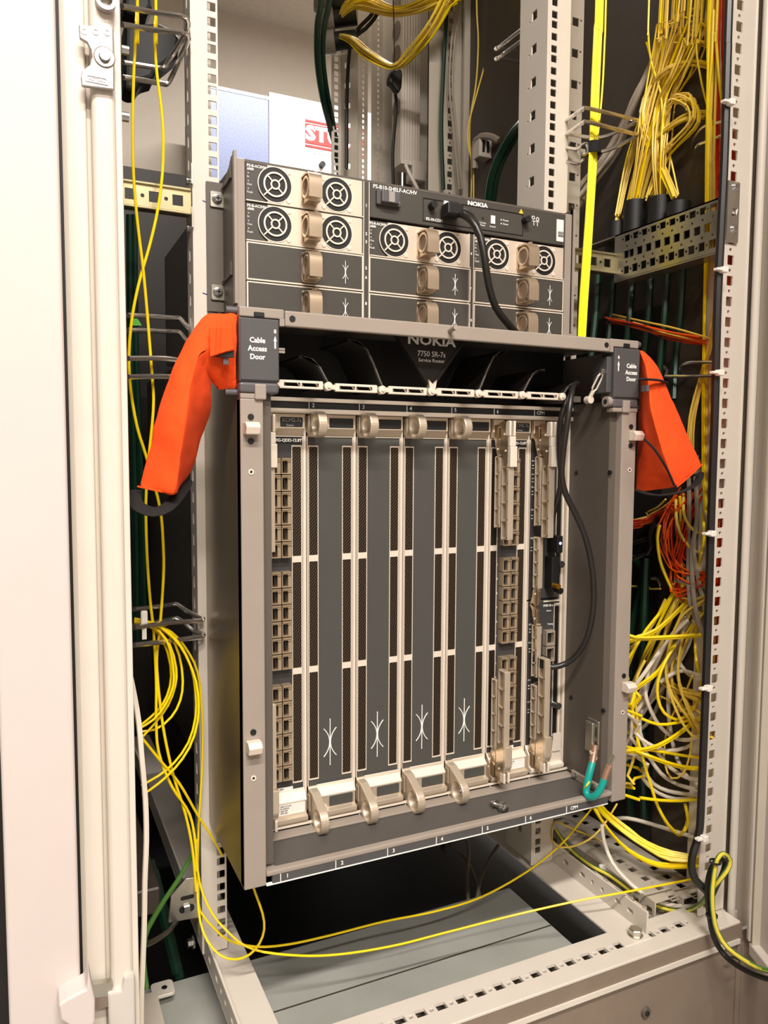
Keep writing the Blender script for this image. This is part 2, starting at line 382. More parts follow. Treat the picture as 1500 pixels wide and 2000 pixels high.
# right front post with its row of square and round holes
holes = []
z0 = PY(1414, 762/1.0*1.0, -0.19)[2]
zr = PY(1419, 628.5, -0.19)[2]
k = -40
while True:
    z = zr+k*0.025
    if z > Z1-0.01: break
    if z > 0.19: holes += [rsq(0.3615, z, 0.0105, 0.0118, 0.0012, 2), circ(0.361, z+0.0125, 0.0022, 10)]
    k += 1
rp = sub(cab_b(MB().plate((0, -0.19, 0), (1, 0, 0), (0, 0, 1), (0, 1, 0), (0.3475, 0.3895), (0.176, Z1), holes, 0.002), 'corner_post', 'paint'))
MB().box(0.3885, 0.3925, -0.1915, -0.13, 0.176, Z1).build('post_bead', 'paint', rp, 0.0015, 3)
MB().box(0.3925, 0.4005, -0.176, -0.13, 0.10, Z1).build('post_groove', 'plinth', rp)
# rear posts
for x0, x1 in ((-0.40, -0.345), (0.345, 0.40)):
    cab_b(MB().box(x0, x1, 0.80, 0.84, 0.10, Z1), 'rear_post', 'paint', 0.003, 2)
# 19 inch mounting rails
U = 0.04445
def eia(lo, hi):
    out = []; k = 0
    while 0.25+k*U < hi+U:
        for d in (0.00635, 0.022225, 0.0381):
            z = 0.25+k*U+d
            if lo+0.006 < z < hi-0.006: out.append(z)
        k += 1
    for k in (-1, -2):
        for d in (0.00635, 0.022225, 0.0381):
            z = 0.25+k*U+d
            if lo+0.006 < z < hi-0.006: out.append(z)
    return out
ZR = 0.178
r = sub(cab_b(MB().plate((0, 0, 0), (1, 0, 0), (0, 0, 1), (0, 1, 0), (-0.2555, -0.2255), (ZR, Z1), [rsq(-0.2322, z, 0.0095, 0.0095, 0.001, 2) for z in eia(ZR, Z1)], 0.002), 'mounting_rail', 'paint'))
MB().plate((-0.2555, 0, 0), (0, 1, 0), (0, 0, 1), (1, 0, 0), (0.002, 0.035), (ZR, Z1), [rsq(0.018, 0.2+k*0.025, 0.007, 0.014, 0.002, 2) for k in range(68)], 0.002).build('rail_side', 'paint', r)
MB().box(-0.2555, -0.2262, 0.033, 0.035, ZR, Z1).build('rail_return', 'paint', r); rL = r
for u, v in ((401, 393), (401, 573)):
    c = PY(u, v, -0.0004); MB().prism([(c[0]-0.003, c[2]+0.0008), (c[0]+0.002, c[2]-0.0004), (c[0]+0.0022, c[2]-0.0014), (c[0]-0.003, c[2]-0.0002)], 'y', -0.0005, 0.0).build('pen_mark', 'ink', r)
r = sub(cab_b(MB().plate((0, 0, 0), (1, 0, 0), (0, 0, 1), (0, 1, 0), (0.2205, 0.259), (ZR, Z1), [rsq(0.2322, z, 0.0095, 0.0095, 0.001, 2) for z in eia(ZR, Z1)], 0.002), 'mounting_rail', 'paint'))
sh = []
zb = PX(1045, 29, 0.2205)[2]
for k in range(-26, 10):
    z = zb+k*U
    if ZR+0.04 < z < Z1-0.02: sh += [sq(0.030, z, 0.0115, 0.0125), circ(0.0415, z-0.0045, 0.0018, 8)]
MB().plate((0.2205, 0, 0), (0, 1, 0), (0, 0, 1), (1, 0, 0), (0.002, 0.064), (ZR+0.005, Z1), sh, 0.002).build('rail_side', 'paint', r)
sh = [sq(0.323, zb+k*U-0.01, 0.012, 0.012) for k in range(-22, 8)]+[circ(0.333, zb+k*U-0.006, 0.0018, 8) for k in range(-22, 8)]
MB().plate((0, 0.07, 0), (1, 0, 0), (0, 0, 1), (0, 1, 0), (0.306, 0.338), (ZR+0.02, Z1), sh, 0.002).build('rail_strip', 'paint2', r)
# rear right mounting rail seen behind the shelf
rr = sub(cab_b(MB().plate((0, 0.80, 0), (1, 0, 0), (0, 0, 1), (0, 1, 0), (0.2205, 0.243), (ZR, Z1), [rsq(0.232, z, 0.0095, 0.0105, 0.001, 2) for z in eia(1.0, Z1)], 0.002), 'mounting_rail', 'paint'))
MB().plate((0.243, 0.802, 0), (1, -1.0, 0), (0, 0, 1), (0.7, 0.7, 0), (0, 0.03), (ZR, Z1), [sq(0.012, 1.12+k*U, 0.010, 0.012) for k in range(18)], 0.002).build('rail_side', 'paint2', rr)
# two dotted depth rails left of the rear post
for u, x in ((704, 0.293), (733, 0.335)):
    q = PY(u, 200, 0.8)
    cab_b(MB().plate((q[0], 0.79, 0), (1, 0, 0), (0, 0, 1), (0, 1, 0), (-0.014, 0.014), (ZR, Z1), [rsq(0.003, 1.0+k*0.0125, 0.0045, 0.008, 0.001, 2) for k in range(74)], 0.002), 'punched_strip', 'paint2')
# horizontal punched bars that tie rail and post
def hbar(x0, x1, y, z0, z1, px):
    h = []; zc = (z0+z1)/2; x = px
    while x > x0+0.008:
        if x < x1-0.008: h.append(sq(x, zc, 0.0115, 0.0115))
        if x+0.0125 < x1-0.004: h.append(circ(x+0.0125, zc, 0.0022, 10))
        x -= 0.025
    o = sub(cab_b(MB().plate((0, y, 0), (1, 0, 0), (0, 0, 1), (0, 1, 0), (x0, x1), (z0, z1), h, 0.002), 'punched_bar', 'passiv'))
    for a in (z0-0.0015, z1-0.0015): MB().box(x0, x1, y-0.003, y+0.012, a, a+0.003).build('bar_lip', 'passiv', o, 0.001, 2)
    return o
hbar(-0.395, -0.257, 0.0, 1.0400, 1.0655, -0.2715)
hb = hbar(0.2595, 0.347, 0.0, 1.0375, 1.0635, 0.3335)
for z in (1.036, 1.083): MB().box(-0.2572, -0.2552, -0.004, 0.0, z-0.011, z+0.011).build('tie_plate', 'zinc', rL)
for v in (352, 444):
    c = PY(364, v, 0.012); MB().cyl((-0.2555, 0.014, c[2]), (-0.2595, 0.014, c[2]), 0.0046, 12).build('rail_screw', 'steel', rL, smooth=True)
# punched channel from the right post back to the cross bar
ch = []
for k, yy in enumerate(np.arange(-0.175, -0.015, 0.0167)):
    ch += [sq(yy, 1.081, 0.0105, 0.0085), sq(yy+0.0083 if yy+0.0083 < -0.02 else yy, 1.0585, 0.0105, 0.0105), sq(yy, 1.037, 0.0105, 0.0105)]
    if yy+0.0083 < -0.016: ch += [circ(yy+0.0083, 1.081, 0.002, 8), circ(yy+0.0083, 1.037, 0.002, 8), circ(yy, 1.070, 0.0018, 8), circ(yy, 1.048, 0.0018, 8)]
chn = sub(cab_b(MB().plate((0.346, 0, 0), (0, 1, 0), (0, 0, 1), (1, 0, 0), (-0.186, 0.0), (1.026, 1.0905), ch, 0.002), 'punched_channel', 'zinc'))
MB().box(0.346, 0.372, -0.186, 0.0, 1.0235, 1.0255).build('channel_foot', 'zinc', chn)
MB().box(0.346, 0.366, -0.186, 0.25, 1.0885, 1.0905).build('channel_top', 'zinc', chn)
zf0, zf1 = PY(1420, 472, -0.1935)[2], PY(1420, 350, -0.1935)[2]
MB().plate((0, -0.1935, 0), (1, 0, 0), (0, 0, 1), (0, 1, 0), (0.3492, 0.3690), (zf0, zf1), [sq(0.3615, (zf0+zf1)/2, 0.008, 0.009)], 0.0025).build('channel_flange', 'zinc', chn, 0.001)
for v in (363, 446):
    z = PY(1425, v, -0.1935)[2]; MB().cyl((0.3600, -0.1935, z), (0.3600, -0.197, z), 0.0056, 14, 0.003).build('flange_screw', 'steel', chn, smooth=True)
# support angles under the rails
def angle(x0, x1, xs, mat='paint'):
    o = sub(cab_b(MB().box(x0, x1, -0.197, 0.78, 0.1715, 0.175), 'support_angle', mat, 0.0008))
    h = [rsq(y, 0.1895, 0.011 if i % 4 in (0, 1) else 0.006, 0.0065, 0.003, 3) for i, y in enumerate((-0.160, -0.137, -0.107, -0.087, -0.066, -0.03, 0.02, 0.08, 0.14))]
    MB().plate((xs, 0, 0), (0, 1, 0), (0, 0, 1), (1, 0, 0), (-0.189, 0.78), (0.175, 0.2035), h, 0.003).build('upstand', mat, o, 0.0006)
    return o
a = angle(0.2185, 0.2625, 0.2595)
c = PZ(1241, 1822, 0.178)
MB().cyl((c[0], c[1], 0.175), (c[0], c[1], 0.184), 0.0085, 6).build('hex_bolt', 'zinc', a, 0.0008)
MB().cyl((c[0], c[1], 0.175), (c[0], c[1], 0.1765), 0.0095, 20).build('washer', 'zinc', a)
a = angle(-0.2535, -0.205, -0.2535)
c = PX(372, 1842, -0.258)
MB().cyl((-0.2535, c[1], c[2]), (-0.262, c[1], c[2]), 0.0058, 6).build('side_nut', 'steel', a, 0.0006)
MB().cyl((-0.2535, c[1], c[2]), (-0.256, c[1], c[2]), 0.0085, 18).build('washer', 'steel', a)
# tie bracket low on the left rail
q = [tuple(PY(u, v, -0.004)[[0, 2]]) for u, v in ((328, 1801), (333, 1748), (361, 1715), (389, 1710), (392, 1790))]
MB().prism(q, 'y', -0.006, -0.003).build('tie_bracket', 'zinc', cab, 0.0006)
for (u, v), wd, hh in (((366, 1753), 0.0155, 0.0045), ((365, 1775), 0.0175, 0.0085)):
    c = PY(u, v, -0.0065); MB().prism(rsq(c[0], c[2], wd, hh, hh*0.45, 4), 'y', -0.0066, -0.0058).build('slot', 'black', cab)
c = PY(365, 1775, -0.008); MB().box(c[0]-0.0042, c[0]+0.0042, -0.0095, -0.006, c[2]-0.0042, c[2]+0.0042).build('square_nut', 'steel', cab, 0.001)
# base plate, front sill with holes, plinth
bpn = cab_b(MB().box(-0.345, 0.215, -0.162, 0.045, 0.118, 0.122), 'base_plate', 'greyplate')
cab_b(MB().box(-0.345, 0.215, -0.058, -0.056, 0.122, 0.1226), 'plate_seam', 'inner')
h = []; x = 0.0638; kk = -16
while x+kk*0.025 < 0.335:
    xx = x+kk*0.025; h += [sq(xx, -0.190, 0.0125, 0.0105), circ(xx+0.0125, -0.1905, 0.0025, 10)]; kk += 1
sill = sub(cab_b(MB().plate((0, 0, 0.1705), (1, 0, 0), (0, 1, 0), (0, 0, 1), (-0.352, 0.392), (-0.218, -0.164), h, 0.0035), 'front_sill', 'paint', 0.0006))
MB().box(-0.352, 0.392, -0.2172, -0.214, 0.150, 0.1706).build('sill_apron', 'plinth', sill)
MB().box(-0.352, 0.392, -0.2195, -0.2165, 0.1445, 0.1505).build('apron_edge', 'paint', sill)
MB().box(-0.352, 0.392, -0.166, -0.164, 0.150, 0.1706).build('sill_back', 'paint2', sill)
pl = sub(cab_b(MB().box(-0.3985, 0.392, -0.213, -0.205, 0.0, 0.1440), 'plinth_panel', 'plinth'))
c = PY(1260, 1976, -0.213); MB().cyl((c[0], -0.2165, c[2]), (c[0], -0.213, c[2]), 0.0062, 18, 0.007).build('plinth_screw', 'taupe_dark', pl, smooth=True)
MB().annulus((c[0], 0, c[2]), 'y', 0.003, 0.0015, -0.2175, -0.2155, 10).build('screw_socket', 'black', pl)
cab_b(MB().box(0.392, 0.40, -0.215, -0.205, 0.0, 0.168), 'plinth_corner', 'plinth')
# side floor rails on the right, seen beside the support angle
def zr_(u, v, z): return PZ(u, v, z)
for i, (x0, x1, zt, hs) in enumerate(((0.276, 0.287, 0.186, 1), (0.302, 0.345, 0.190, 2), (0.352, 0.396, 0.183, 1))):
    hh = []
    yy = -0.16
    while yy < 0.55:
        hh.append(sq((x0+x1)/2 if hs == 1 else x1-0.012, yy, 0.0075 if i == 0 else 0.0115, 0.0115))
        if hs == 2: hh.append(circ(x1-0.012, yy+0.0125, 0.0022, 8))
        yy += 0.025
    s = sub(cab_b(MB().plate((0, 0, zt-0.002), (1, 0, 0), (0, 1, 0), (0, 0, 1), (x0, x1), (-0.16, 0.62), hh, 0.002), 'floor_rail', 'paint2'))
    ho = []; yy = -0.15
    while yy < 0.58: ho += [rsq(yy, zt-0.017, 0.0115, 0.012, 0.002, 2), circ(yy+0.0125, zt-0.017, 0.002, 8)]; yy += 0.025
    MB().plate((x0, 0, 0), (0, 1, 0), (0, 0, 1), (1, 0, 0), (-0.16, 0.62), (zt-0.036, zt-0.002), ho, 0.002).build('rail_web', 'paint2', s)
cab_b(MB().box(0.262, 0.40, -0.16, 0.8, 0.150, 0.1525), 'side_tray', 'paint2')
# left floor: dark side beam and corner tab
cab_b(MB().box(-0.335, -0.300, 0.02, 0.75, 0.23, 0.262), 'depth_beam', 'inner', 0.002)
cab_b(MB().box(-0.345, -0.312, -0.16, -0.02, 0.16, 0.163), 'floor_rail', 'paint2')
c = PZ(318, 1945, 0.13)
ct = sub(cab_b(MB().prism(rsq(c[0], c[1], 0.026, 0.026, 0.005, 3), 'z', 0.136, 0.140), 'corner_tab', 'paint', 0.0006))
MB().cyl((c[0]+0.002, c[1], 0.1395), (c[0]+0.002, c[1], 0.1404), 0.0034, 12).build('tab_hole', 'black', ct)
# inner panels
cab_b(MB().box(0.402, 0.406, -0.13, 0.80, 0.10, Z1), 'side_panel', 'inner')
cab_b(MB().box(-0.406, -0.402, -0.13, 0.80, 0.10, Z1), 'side_panel', 'innerdk')
cab_b(MB().box(-0.40, 0.40, -0.19, 0.42, Z1, Z1+0.03), 'shading_roof', 'paint')  # unseen partial roof, sized to shade the inside and leave the rear lit
cab_b(MB().box(-0.40, 0.40, -0.18, 0.84, 0.0, 0.004), 'bottom_panel', 'black')
# cabinet door standing open on the right
dr = thing('cabinet_door', 'open beige cabinet door with stepped frame at the right edge', 'door', (0.4060, -0.2170, 0.0), None, math.atan2(-0.917, -0.40))
L0 = dict(loc=(0, 0, 0))
MB().box(0.0, 0.008, -0.001, 0.030, 0.146, Z1).build('hinge_stile', 'paint', dr, 0.002, 2, **L0)
MB().box(0.008, 0.012, 0.003, 0.028, 0.146, Z1).build('door_seal', 'plinth', dr, **L0)
MB().box(0.012, 0.015, 0.000, 0.028, 0.146, Z1).build('door_bead', 'paint2', dr, 0.0008, 2, **L0)
MB().box(0.015, 0.66, 0.010, 0.030, 0.146, Z1).build('door_skin', 'whitepanel', dr, **L0)
MB().box(0.008, 0.66, -0.001, 0.030, 0.130, 0.1465).build('bottom_rail', 'paint', dr, 0.002, 2, **L0)
hx = PY(1431, 1700, -0.195)[0]
MB().cyl((hx, -0.195, 0.16), (hx, -0.195, Z1), 0.0052, 14).build('hinge_tube', 'paint', rp, smooth=True)
MB().box(hx+0.0055, hx+0.016, -0.186, -0.176, 0.10, Z1).build('hinge_recess', 'plinth', rp)
MB().box(hx-0.0065, hx+0.020, -0.190, -0.176, 0.09, 0.165).build('hinge_foot', 'paint2', rp, 0.002, 2)
# next cabinet on the right
nc = thing('next_cabinet', 'taupe plinth and closed front of the next cabinet behind the open door', 'cabinet', (0.6, -0.19, 0))
MB().box(0.4045, 0.95, -0.212, -0.19, 0.0, 0.135).build('plinth_panel', 'plinth', nc)
MB().box(0.4235, 0.95, -0.185, -0.16, 0.135, Z1).build('front_panel', 'paint2', nc)
# panel of the neighbouring cabinet on the left
npn = thing('neighbour_cabinet', 'plain white door edge of the neighbouring cabinet at far left', 'cabinet', (-0.43, -0.2, 0.0))
MB().box(-0.456, -0.4016, -0.222, -0.17, 0.0, Z1).build('door_panel', 'whitepanel', npn, 0.003, 3)
hc_ = py_poly([(113, 1948), (118, 1978), (152, 2000), (184, 1985), (184, 1940), (172, 1885), (166, 1918), (130, 1936)], -0.235)
MB().prism(hc_, 'y', -0.245, -0.221).build('hinge_cap', 'whitepanel', npn, 0.002, 3)
nb = MB().box(-0.60, -0.458, -0.10, -0.05, 0.0, Z1).build('dark_rack', 'innerdk'); tag(nb, 'dark strip of the next rack past the white panel', 'rack')

# ------------------------------------------------------------------ router chassis
YF = -0.161; WX = 0.2455; ZB, ZT = 0.341, 0.9136
def S(k): return -0.2083+0.0601*k
rt = thing('router_chassis', 'large taupe service router chassis with orange-sleeved cable doors', 'network router', (0, YF, ZB))
def R(mb, n, m='taupe', bv=0.0, sg=1, **k): return mb.build(n, m, rt, bv, sg, **k)
R(MB().box(-WX, -0.2435, YF+0.002, 0.0, ZB, 0.905), 'side_panel', 'taupe_side')
R(MB().box(0.2435, WX, YF+0.002, 0.0, ZB, 0.905), 'side_panel', 'taupe')
for s in (-1, 1):
    x0, x1 = sorted((s*WX, s*0.2230))
    fl = sub(R(MB().box(x0, x1, YF, YF+0.014, ZB, 0.8275), 'front_flange', 'taupe', 0.0012, 2))
    X = -0.2355 if s < 0 else 0.2365
    for zc in (0.7995, 0.4885):
        xk = X-0.0005 if s < 0 else X+0.004
        MB().prism([(YF, zc+0.0055), (YF-0.0085, zc+0.0055), (YF-0.0135, zc+0.001), (YF-0.0105, zc-0.0065), (YF, zc-0.0065)], 'x', xk-0.007, xk+0.007).build('latch_stud', 'champl', fl, 0.001, 2)
        for dz in ((0.0105, -0.0125) if zc > 0.6 else (0.013,)):
            MB().cyl((X, YF-0.0012, zc+dz), (X, YF+0.001, zc+dz), 0.0030, 14).build('flange_screw', 'black', fl, smooth=True)
    for zc in (0.7575, 0.4548):
        MB().annulus((X, 0, zc), 'y', 0.0028, 0.0014, YF-0.0006, YF+0.0005, 16).build('rivet_eye', 'champl', fl)
        MB().cyl((X, YF-0.0003, zc), (X, YF+0.001, zc), 0.0014, 10).build('rivet_hole', 'black', fl)
R(MB().box(0.2125, 0.2228, YF+0.010, -0.075, 0.357, 0.84), 'inner_wall', 'taupe_dark')
for (u, v) in ((1126, 923), (1191, 923), (1116, 1362), (1178, 1388)):
    c = PX(u, v, 0.2125); R(MB().cyl((0.2115, c[1], c[2]), (0.214, c[1], c[2]), 0.0028, 12), 'wall_hole', 'black')
R(MB().box(-0.2228, -0.2125, YF+0.010, -0.075, 0.357, 0.84), 'inner_wall', 'taupe_dark')
R(MB().box(-0.2225, 0.2225, -0.045, 0.60, 0.345, 0.905), 'chassis_body', 'innerdk')
# hood
hb_ = sub(R(MB().box(-0.2008, 0.2015, YF, YF+0.006, 0.8978, 0.9130), 'hood_bar', 'taupe', 0.0015, 3))
for x in (-0.1935, 0.1955): MB().cyl((x, YF-0.0006, 0.9055), (x, YF+0.001, 0.9055), 0.0031, 16).build('bar_screw', 'black', hb_, smooth=True)
MB().cyl((-0.0182, YF-0.013, 0.9085), (-0.0182, YF, 0.9065), 0.0026, 12).build('bar_pin', 'taupe', hb_, smooth=True)
R(MB().box(-WX+0.002, WX-0.002, YF+0.004, 0.0, 0.9095, 0.9125), 'hood_roof', 'taupe_dark')
R(MB().box(-0.2225, 0.2225, -0.047, -0.044, 0.835, 0.9095), 'hood_back', 'black')
R(MB().prism([(-0.080, 0.8365), (-0.046, 0.838), (-0.046, 0.834), (-0.080, 0.8345)], 'x', -0.2125, 0.2125), 'guide_shelf', 'taupe_dark')
# corner brackets and cable access doors
for s in (-1, 1):
    o_, i_ = s*WX, s*0.2015
    a, b = min(o_, i_), max(o_, i_)
    br = sub(R(MB().box(a, b, YF, YF+0.012, 0.9042, ZT), 'corner_bracket', 'taupe', 0.0012, 2))
    e0, e1 = sorted((i_, s*0.2062))
    MB().box(e0, e1, YF, YF+0.008, 0.8978, 0.905).build('bracket_toe', 'taupe', br)
    MB().box(s*0.2265-0.0052, s*0.2265+0.0052, YF-0.0006, YF+0.002, 0.9046, 0.9092).build('bracket_notch', 'black', br, 0.0006)
    MB().cyl((s*0.244, -0.150, 0.9108), (s*0.2560, -0.150, 0.9108), 0.0038, 16).build('side_pin', 'hinge', br, smooth=True)
    MB().cyl((s*0.244, -0.150, 0.8335), (s*0.2575, -0.150, 0.8335), 0.0034, 16).build('side_pin', 'hinge', br, smooth=True)
    d0, d1 = sorted((s*0.2464, s*0.2072))
    ad = sub(R(MB().box(d0, d1, YF-0.0015, YF+0.022, 0.8433, 0.9032), 'cable_access_door', 'charcoal', 0.0012, 2))
    MB().box(d0+0.001, d1-0.001, YF-0.0025, YF-0.001, 0.8448, 0.9022).build('door_face', 'charcoal', ad, 0.0005)
    MB().box(d0, d1, YF-0.0015, YF+0.020, 0.8325, 0.8433).build('hinge_block', 'hinge', ad, 0.0028, 3)
    hc = -0.2262 if s < 0 else 0.2268
    MB().box(hc-0.0056, hc+0.0056, YF-0.0032, YF+0.01, 0.8265, 0.8412).build('hinge_tongue', 'taupe', ad, 0.0012, 2)
    MB().box(d0+0.001, d0+0.024 if s < 0 else d1, YF-0.0005, YF+0.012, 0.8272, 0.8322).build('hinge_plate', 'taupe', ad, 0.0008)
    tx = -0.2291 if s < 0 else 0.2325
    for i, t_ in enumerate(('Cable', 'Access', 'Door')):
        text('door_text', t_, tx, YF-0.0026, 0.8822-i*0.0078, 0.0070, 'white', ad, bold=0.0002, sx=0.94)
    ax = d1-0.0045 if s < 0 else d0+0.0052
    text('arrow_text', '8', ax, YF-0.0026, 0.8915, 0.0052, 'white', ad, bold=0.0001)
    MB().prism([(ax-0.00075, 0.8755), (ax+0.00075, 0.8755), (ax+0.00075, 0.8825), (ax+0.0016, 0.8825), (ax, 0.8875), (ax-0.0016, 0.8825), (ax-0.00075, 0.8825)], 'y', YF-0.0028, YF-0.0024).build('arrow_mark', 'white', ad)
    if s > 0:
        MB().box(d0-0.006, d0+0.001, YF+0.004, YF+0.03, 0.850, 0.893).build('door_rim', 'charcoal', ad, 0.001)
        MB().cyl((d0-0.006, YF+0.006, 0.8395), (d0+0.002, YF+0.006, 0.8395), 0.0062, 18).build('hinge_barrel', 'taupe', ad, smooth=True)
        MB().cyl((d0-0.0066, YF+0.006, 0.8395), (d0-0.005, YF+0.006, 0.8395), 0.003, 12).build('barrel_screw', 'black', ad)
    for k in (0, 1):
        xa = d1 if s < 0 else d0-0.0015
        MB().cyl((xa, YF+0.010, 0.8745+k*0.0028), (xa+(0.009 if s < 0 else -0.009), YF+0.010, 0.8745+k*0.0028), 0.0013, 10).build('door_clip', 'chrome', ad, smooth=True)
# logo panel under the hood
yl = -0.118
lgx = -0.0165
lg = sub(R(MB().prism([(lgx-0.050, 0.913), (lgx+0.050, 0.913), (lgx+0.003, 0.856), (lgx-0.003, 0.856)], 'y', yl, yl+0.003), 'logo_panel', 'blackpanel', 0.0006))
text('logo_text', 'NOKIA', lgx, yl-0.0004, 0.9015, 0.0150, 'label', lg, bold=0.0004, sx=1.28)
text('model_text', '7750 SR-7s', lgx, yl-0.0004, 0.8868, 0.0086, 'white', lg, sx=0.92)
text('model_text', 'Service Router', lgx, yl-0.0004, 0.8798, 0.0058, 'white', lg, sx=0.95)
for s in (-1, 1):
    MB().prism([(lgx+s*0.0505, 0.913), (lgx+s*0.0475, 0.913), (lgx, 0.8545), (lgx+s*0.0045, 0.8525)], 'y', yl-0.001, yl+0.006).build('logo_rim', 'blackpanel', lg)
MB().prism([(lgx-0.0052, 0.8585), (lgx-0.0035, 0.848), (lgx+0.0035, 0.848), (lgx+0.0052, 0.8585), (lgx, 0.8535)], 'y', yl-0.004, yl+0.003).build('logo_foot', 'champl', lg)
# cable guide bars and paddles
yg = -0.128
piv = [PY(u, v, yg) for u, v in ((545-88, 739), (640, 755), (745, 762), (841, 765), (933, 769), (1018, 772), (1096, 775))]
piv[0] = piv[1]-np.array((0.0605, 0, -0.0012))
for i in range(6):
    a, b = piv[i], piv[i+1]; zc = (a[2]+b[2])/2; x0, x1 = a[0]+0.004, b[0]-0.004
    h = [[(x0+0.011, zc-0.0019), (x0+0.026, zc-0.0019), (x0+0.0235, zc+0.0019), (x0+0.0085, zc+0.0019)],
         [(x0+0.030, zc-0.0019), (x0+0.046, zc-0.0019), (x0+0.0435, zc+0.0019), (x0+0.0275, zc+0.0019)]]
    o = sub(R(MB().plate((0, yg-0.002, 0), (1, 0, 0), (0, 0, 1), (0, 1, 0), (x0+0.004, x1-0.002), (zc-0.0043, zc+0.0043), h, 0.004), 'guide_bar', 'champl', 0.0006))
    MB().box(x0-0.004, x0+0.006, yg-0.0015, yg+0.0015, zc-0.0026, zc+0.0026).build('bar_end', 'champl', o, 0.0004)
    MB().cyl((b[0], yg-0.004, b[2]), (b[0], yg+0.004, b[2]), 0.0046, 18).build('pivot_disc', 'champl', o, 0.0006)
    MB().cyl((b[0], yg-0.0055, b[2]), (b[0], yg-0.0035, b[2]), 0.0020, 12).build('pivot_pin', 'champl', o)
    # curved paddle rising behind the pivot
    if i != 2:
        sx_ = -1 if i < 2 else 1
        pr = [(0, 0.002), (0.004, 0.010), (0.012, 0.028), (0.020, 0.043), (0.030, 0.050), (0.040, 0.051)] if i in (1, 3, 4) else [(0, 0.002), (0.004, 0.008), (0.011, 0.020), (0.020, 0.028), (0.032, 0.030)]
        if i >= 4: pr = [(q[0]*0.8, q[1]*0.62) for q in pr]
        poly = [(b[0]+sx_*q[0], b[2]+q[1]) for q in pr]+[(b[0]+sx_*q[0], b[2]+q[1]-0.0022) for q in pr[::-1]]
        MB().prism(poly, 'y', yg-0.002, -0.05).build('cable_paddle', 'blackpanel', o, smooth=True)
        MB().prism([(b[0]+sx_*q[0], b[2]+q[1]) for q in pr]+[(b[0]+sx_*q[0]-sx_*0.0022, b[2]+q[1]-0.0006) for q in pr[::-1]], 'y', yg-0.0032, yg-0.0018).build('paddle_edge', 'taupe_dark', o)
# swung open guide bar at the right end
q = PY(1150, 781, -0.135); q2 = PY(1176, 728, -0.150)
o = sub(R(MB().cyl((q[0], -0.139, q[2]), (q[0], -0.131, q[2]), 0.0046, 18), 'guide_bar', 'champl'))
d = q2-q; L_ = np.linalg.norm(d); d /= L_; n_ = np.array((d[2], 0, -d[0]))
MB().tube([q+d*0.004, q+d*0.011], 0.0026, 8).build('bar_end', 'champl', o)
for s in (-1, 1): MB().tube([q+d*0.011+n_*0.001*s, q+d*0.015+n_*0.0036*s, q+d*(L_*0.85)+n_*0.0036*s, q+d*L_+n_*0.001*s], 0.0012, 6).build('bar_side', 'champl', o)
MB().box(piv[6][0]+0.012, q[0], -0.120, -0.06, 0.8405, 0.8475).build('guide_arm', 'taupe_dark', o)
# header strip with slot numbers
MB().box(-0.2125, 0.2125, -0.083, -0.07, 0.8318, 0.8362).build('header_rail', 'champl', rt, 0.0008, 2)
hs = sub(R(MB().box(-0.2125, 0.2125, -0.0805, -0.07, 0.8242, 0.8320), 'slot_number_strip', 'black'))
R(MB().box(-0.2125, 0.2125, -0.083, -0.07, 0.8190, 0.8243), 'header_rail', 'champl', 0.0008, 2)
NM = ['1', '2', '3', '4', '5', '6', 'CPM']
for k in range(1, 7):
    MB().box(S(k)-0.0003, S(k)+0.0003, -0.0812, -0.0804, 0.8244, 0.8318).build('slot_tick', 'white', hs)
    text('slot_number', NM[k], S(k)+0.0035, -0.0809, 0.8281, 0.0062, 'white', hs, 'LEFT')
MB().prism([(0.199, 0.8255), (0.2045, 0.8255), (0.2018, 0.831)], 'y', -0.0812, -0.0803).build('warning_mark', 'warn', hs)
# bottom tray
R(MB().box(-0.223, 0.223, YF+0.004, -0.07, 0.3490, 0.3520), 'tray', 'traygrey')
R(MB().box(-0.223, 0.223, -0.100, -0.070, 0.3520, 0.3546), 'tray_step', 'taupe', 0.001, 2)
R(MB().box(-0.223, 0.2235, YF-0.001, YF+0.008, 0.3500, 0.3555), 'tray_lip', 'taupe', 0.0015, 2)
ls = sub(R(MB().box(-0.2165, 0.2165, YF, YF+0.004, 0.3418, 0.3502), 'slot_label_strip', 'charcoal'))
MB().box(-0.223, 0.2165, YF-0.0005, YF+0.004, 0.3405, 0.3416).build('strip_edge', 'white', ls)
for k in range(7):
    MB().box(S(k)-0.0005, S(k)+0.0003, YF-0.0007, YF+0.001, 0.3418, 0.3502).build('slot_tick', 'white', ls)
    text('slot_number', NM[k], S(k)+0.0058, YF-0.0003, 0.3462, 0.0058, 'white', ls, 'LEFT', bold=0.0001)
for x0, s in ((-0.223, 1), (0.223, -1)):
    R(MB().prism([(x0, YF+0.01), (x0+s*0.013, YF+0.012), (x0+s*0.013, -0.10), (x0, -0.10)] if s < 0 else [(x0, YF+0.008), (x0+0.014, YF+0.008), (x0, YF+0.034)], 'z', 0.352, 0.3535), 'tray_gusset', 'taupe')
R(MB().box(0.2085, 0.2125, YF+0.012, -0.099, 0.352, 0.3625), 'tray_side_angle', 'taupe', 0.0008)
for yy in (-0.108, -0.144):
    R(MB().cyl((0.2085, yy, 0.3575), (0.2060, yy, 0.3575), 0.0034, 12), 'tray_screw', 'steel', smooth=True)
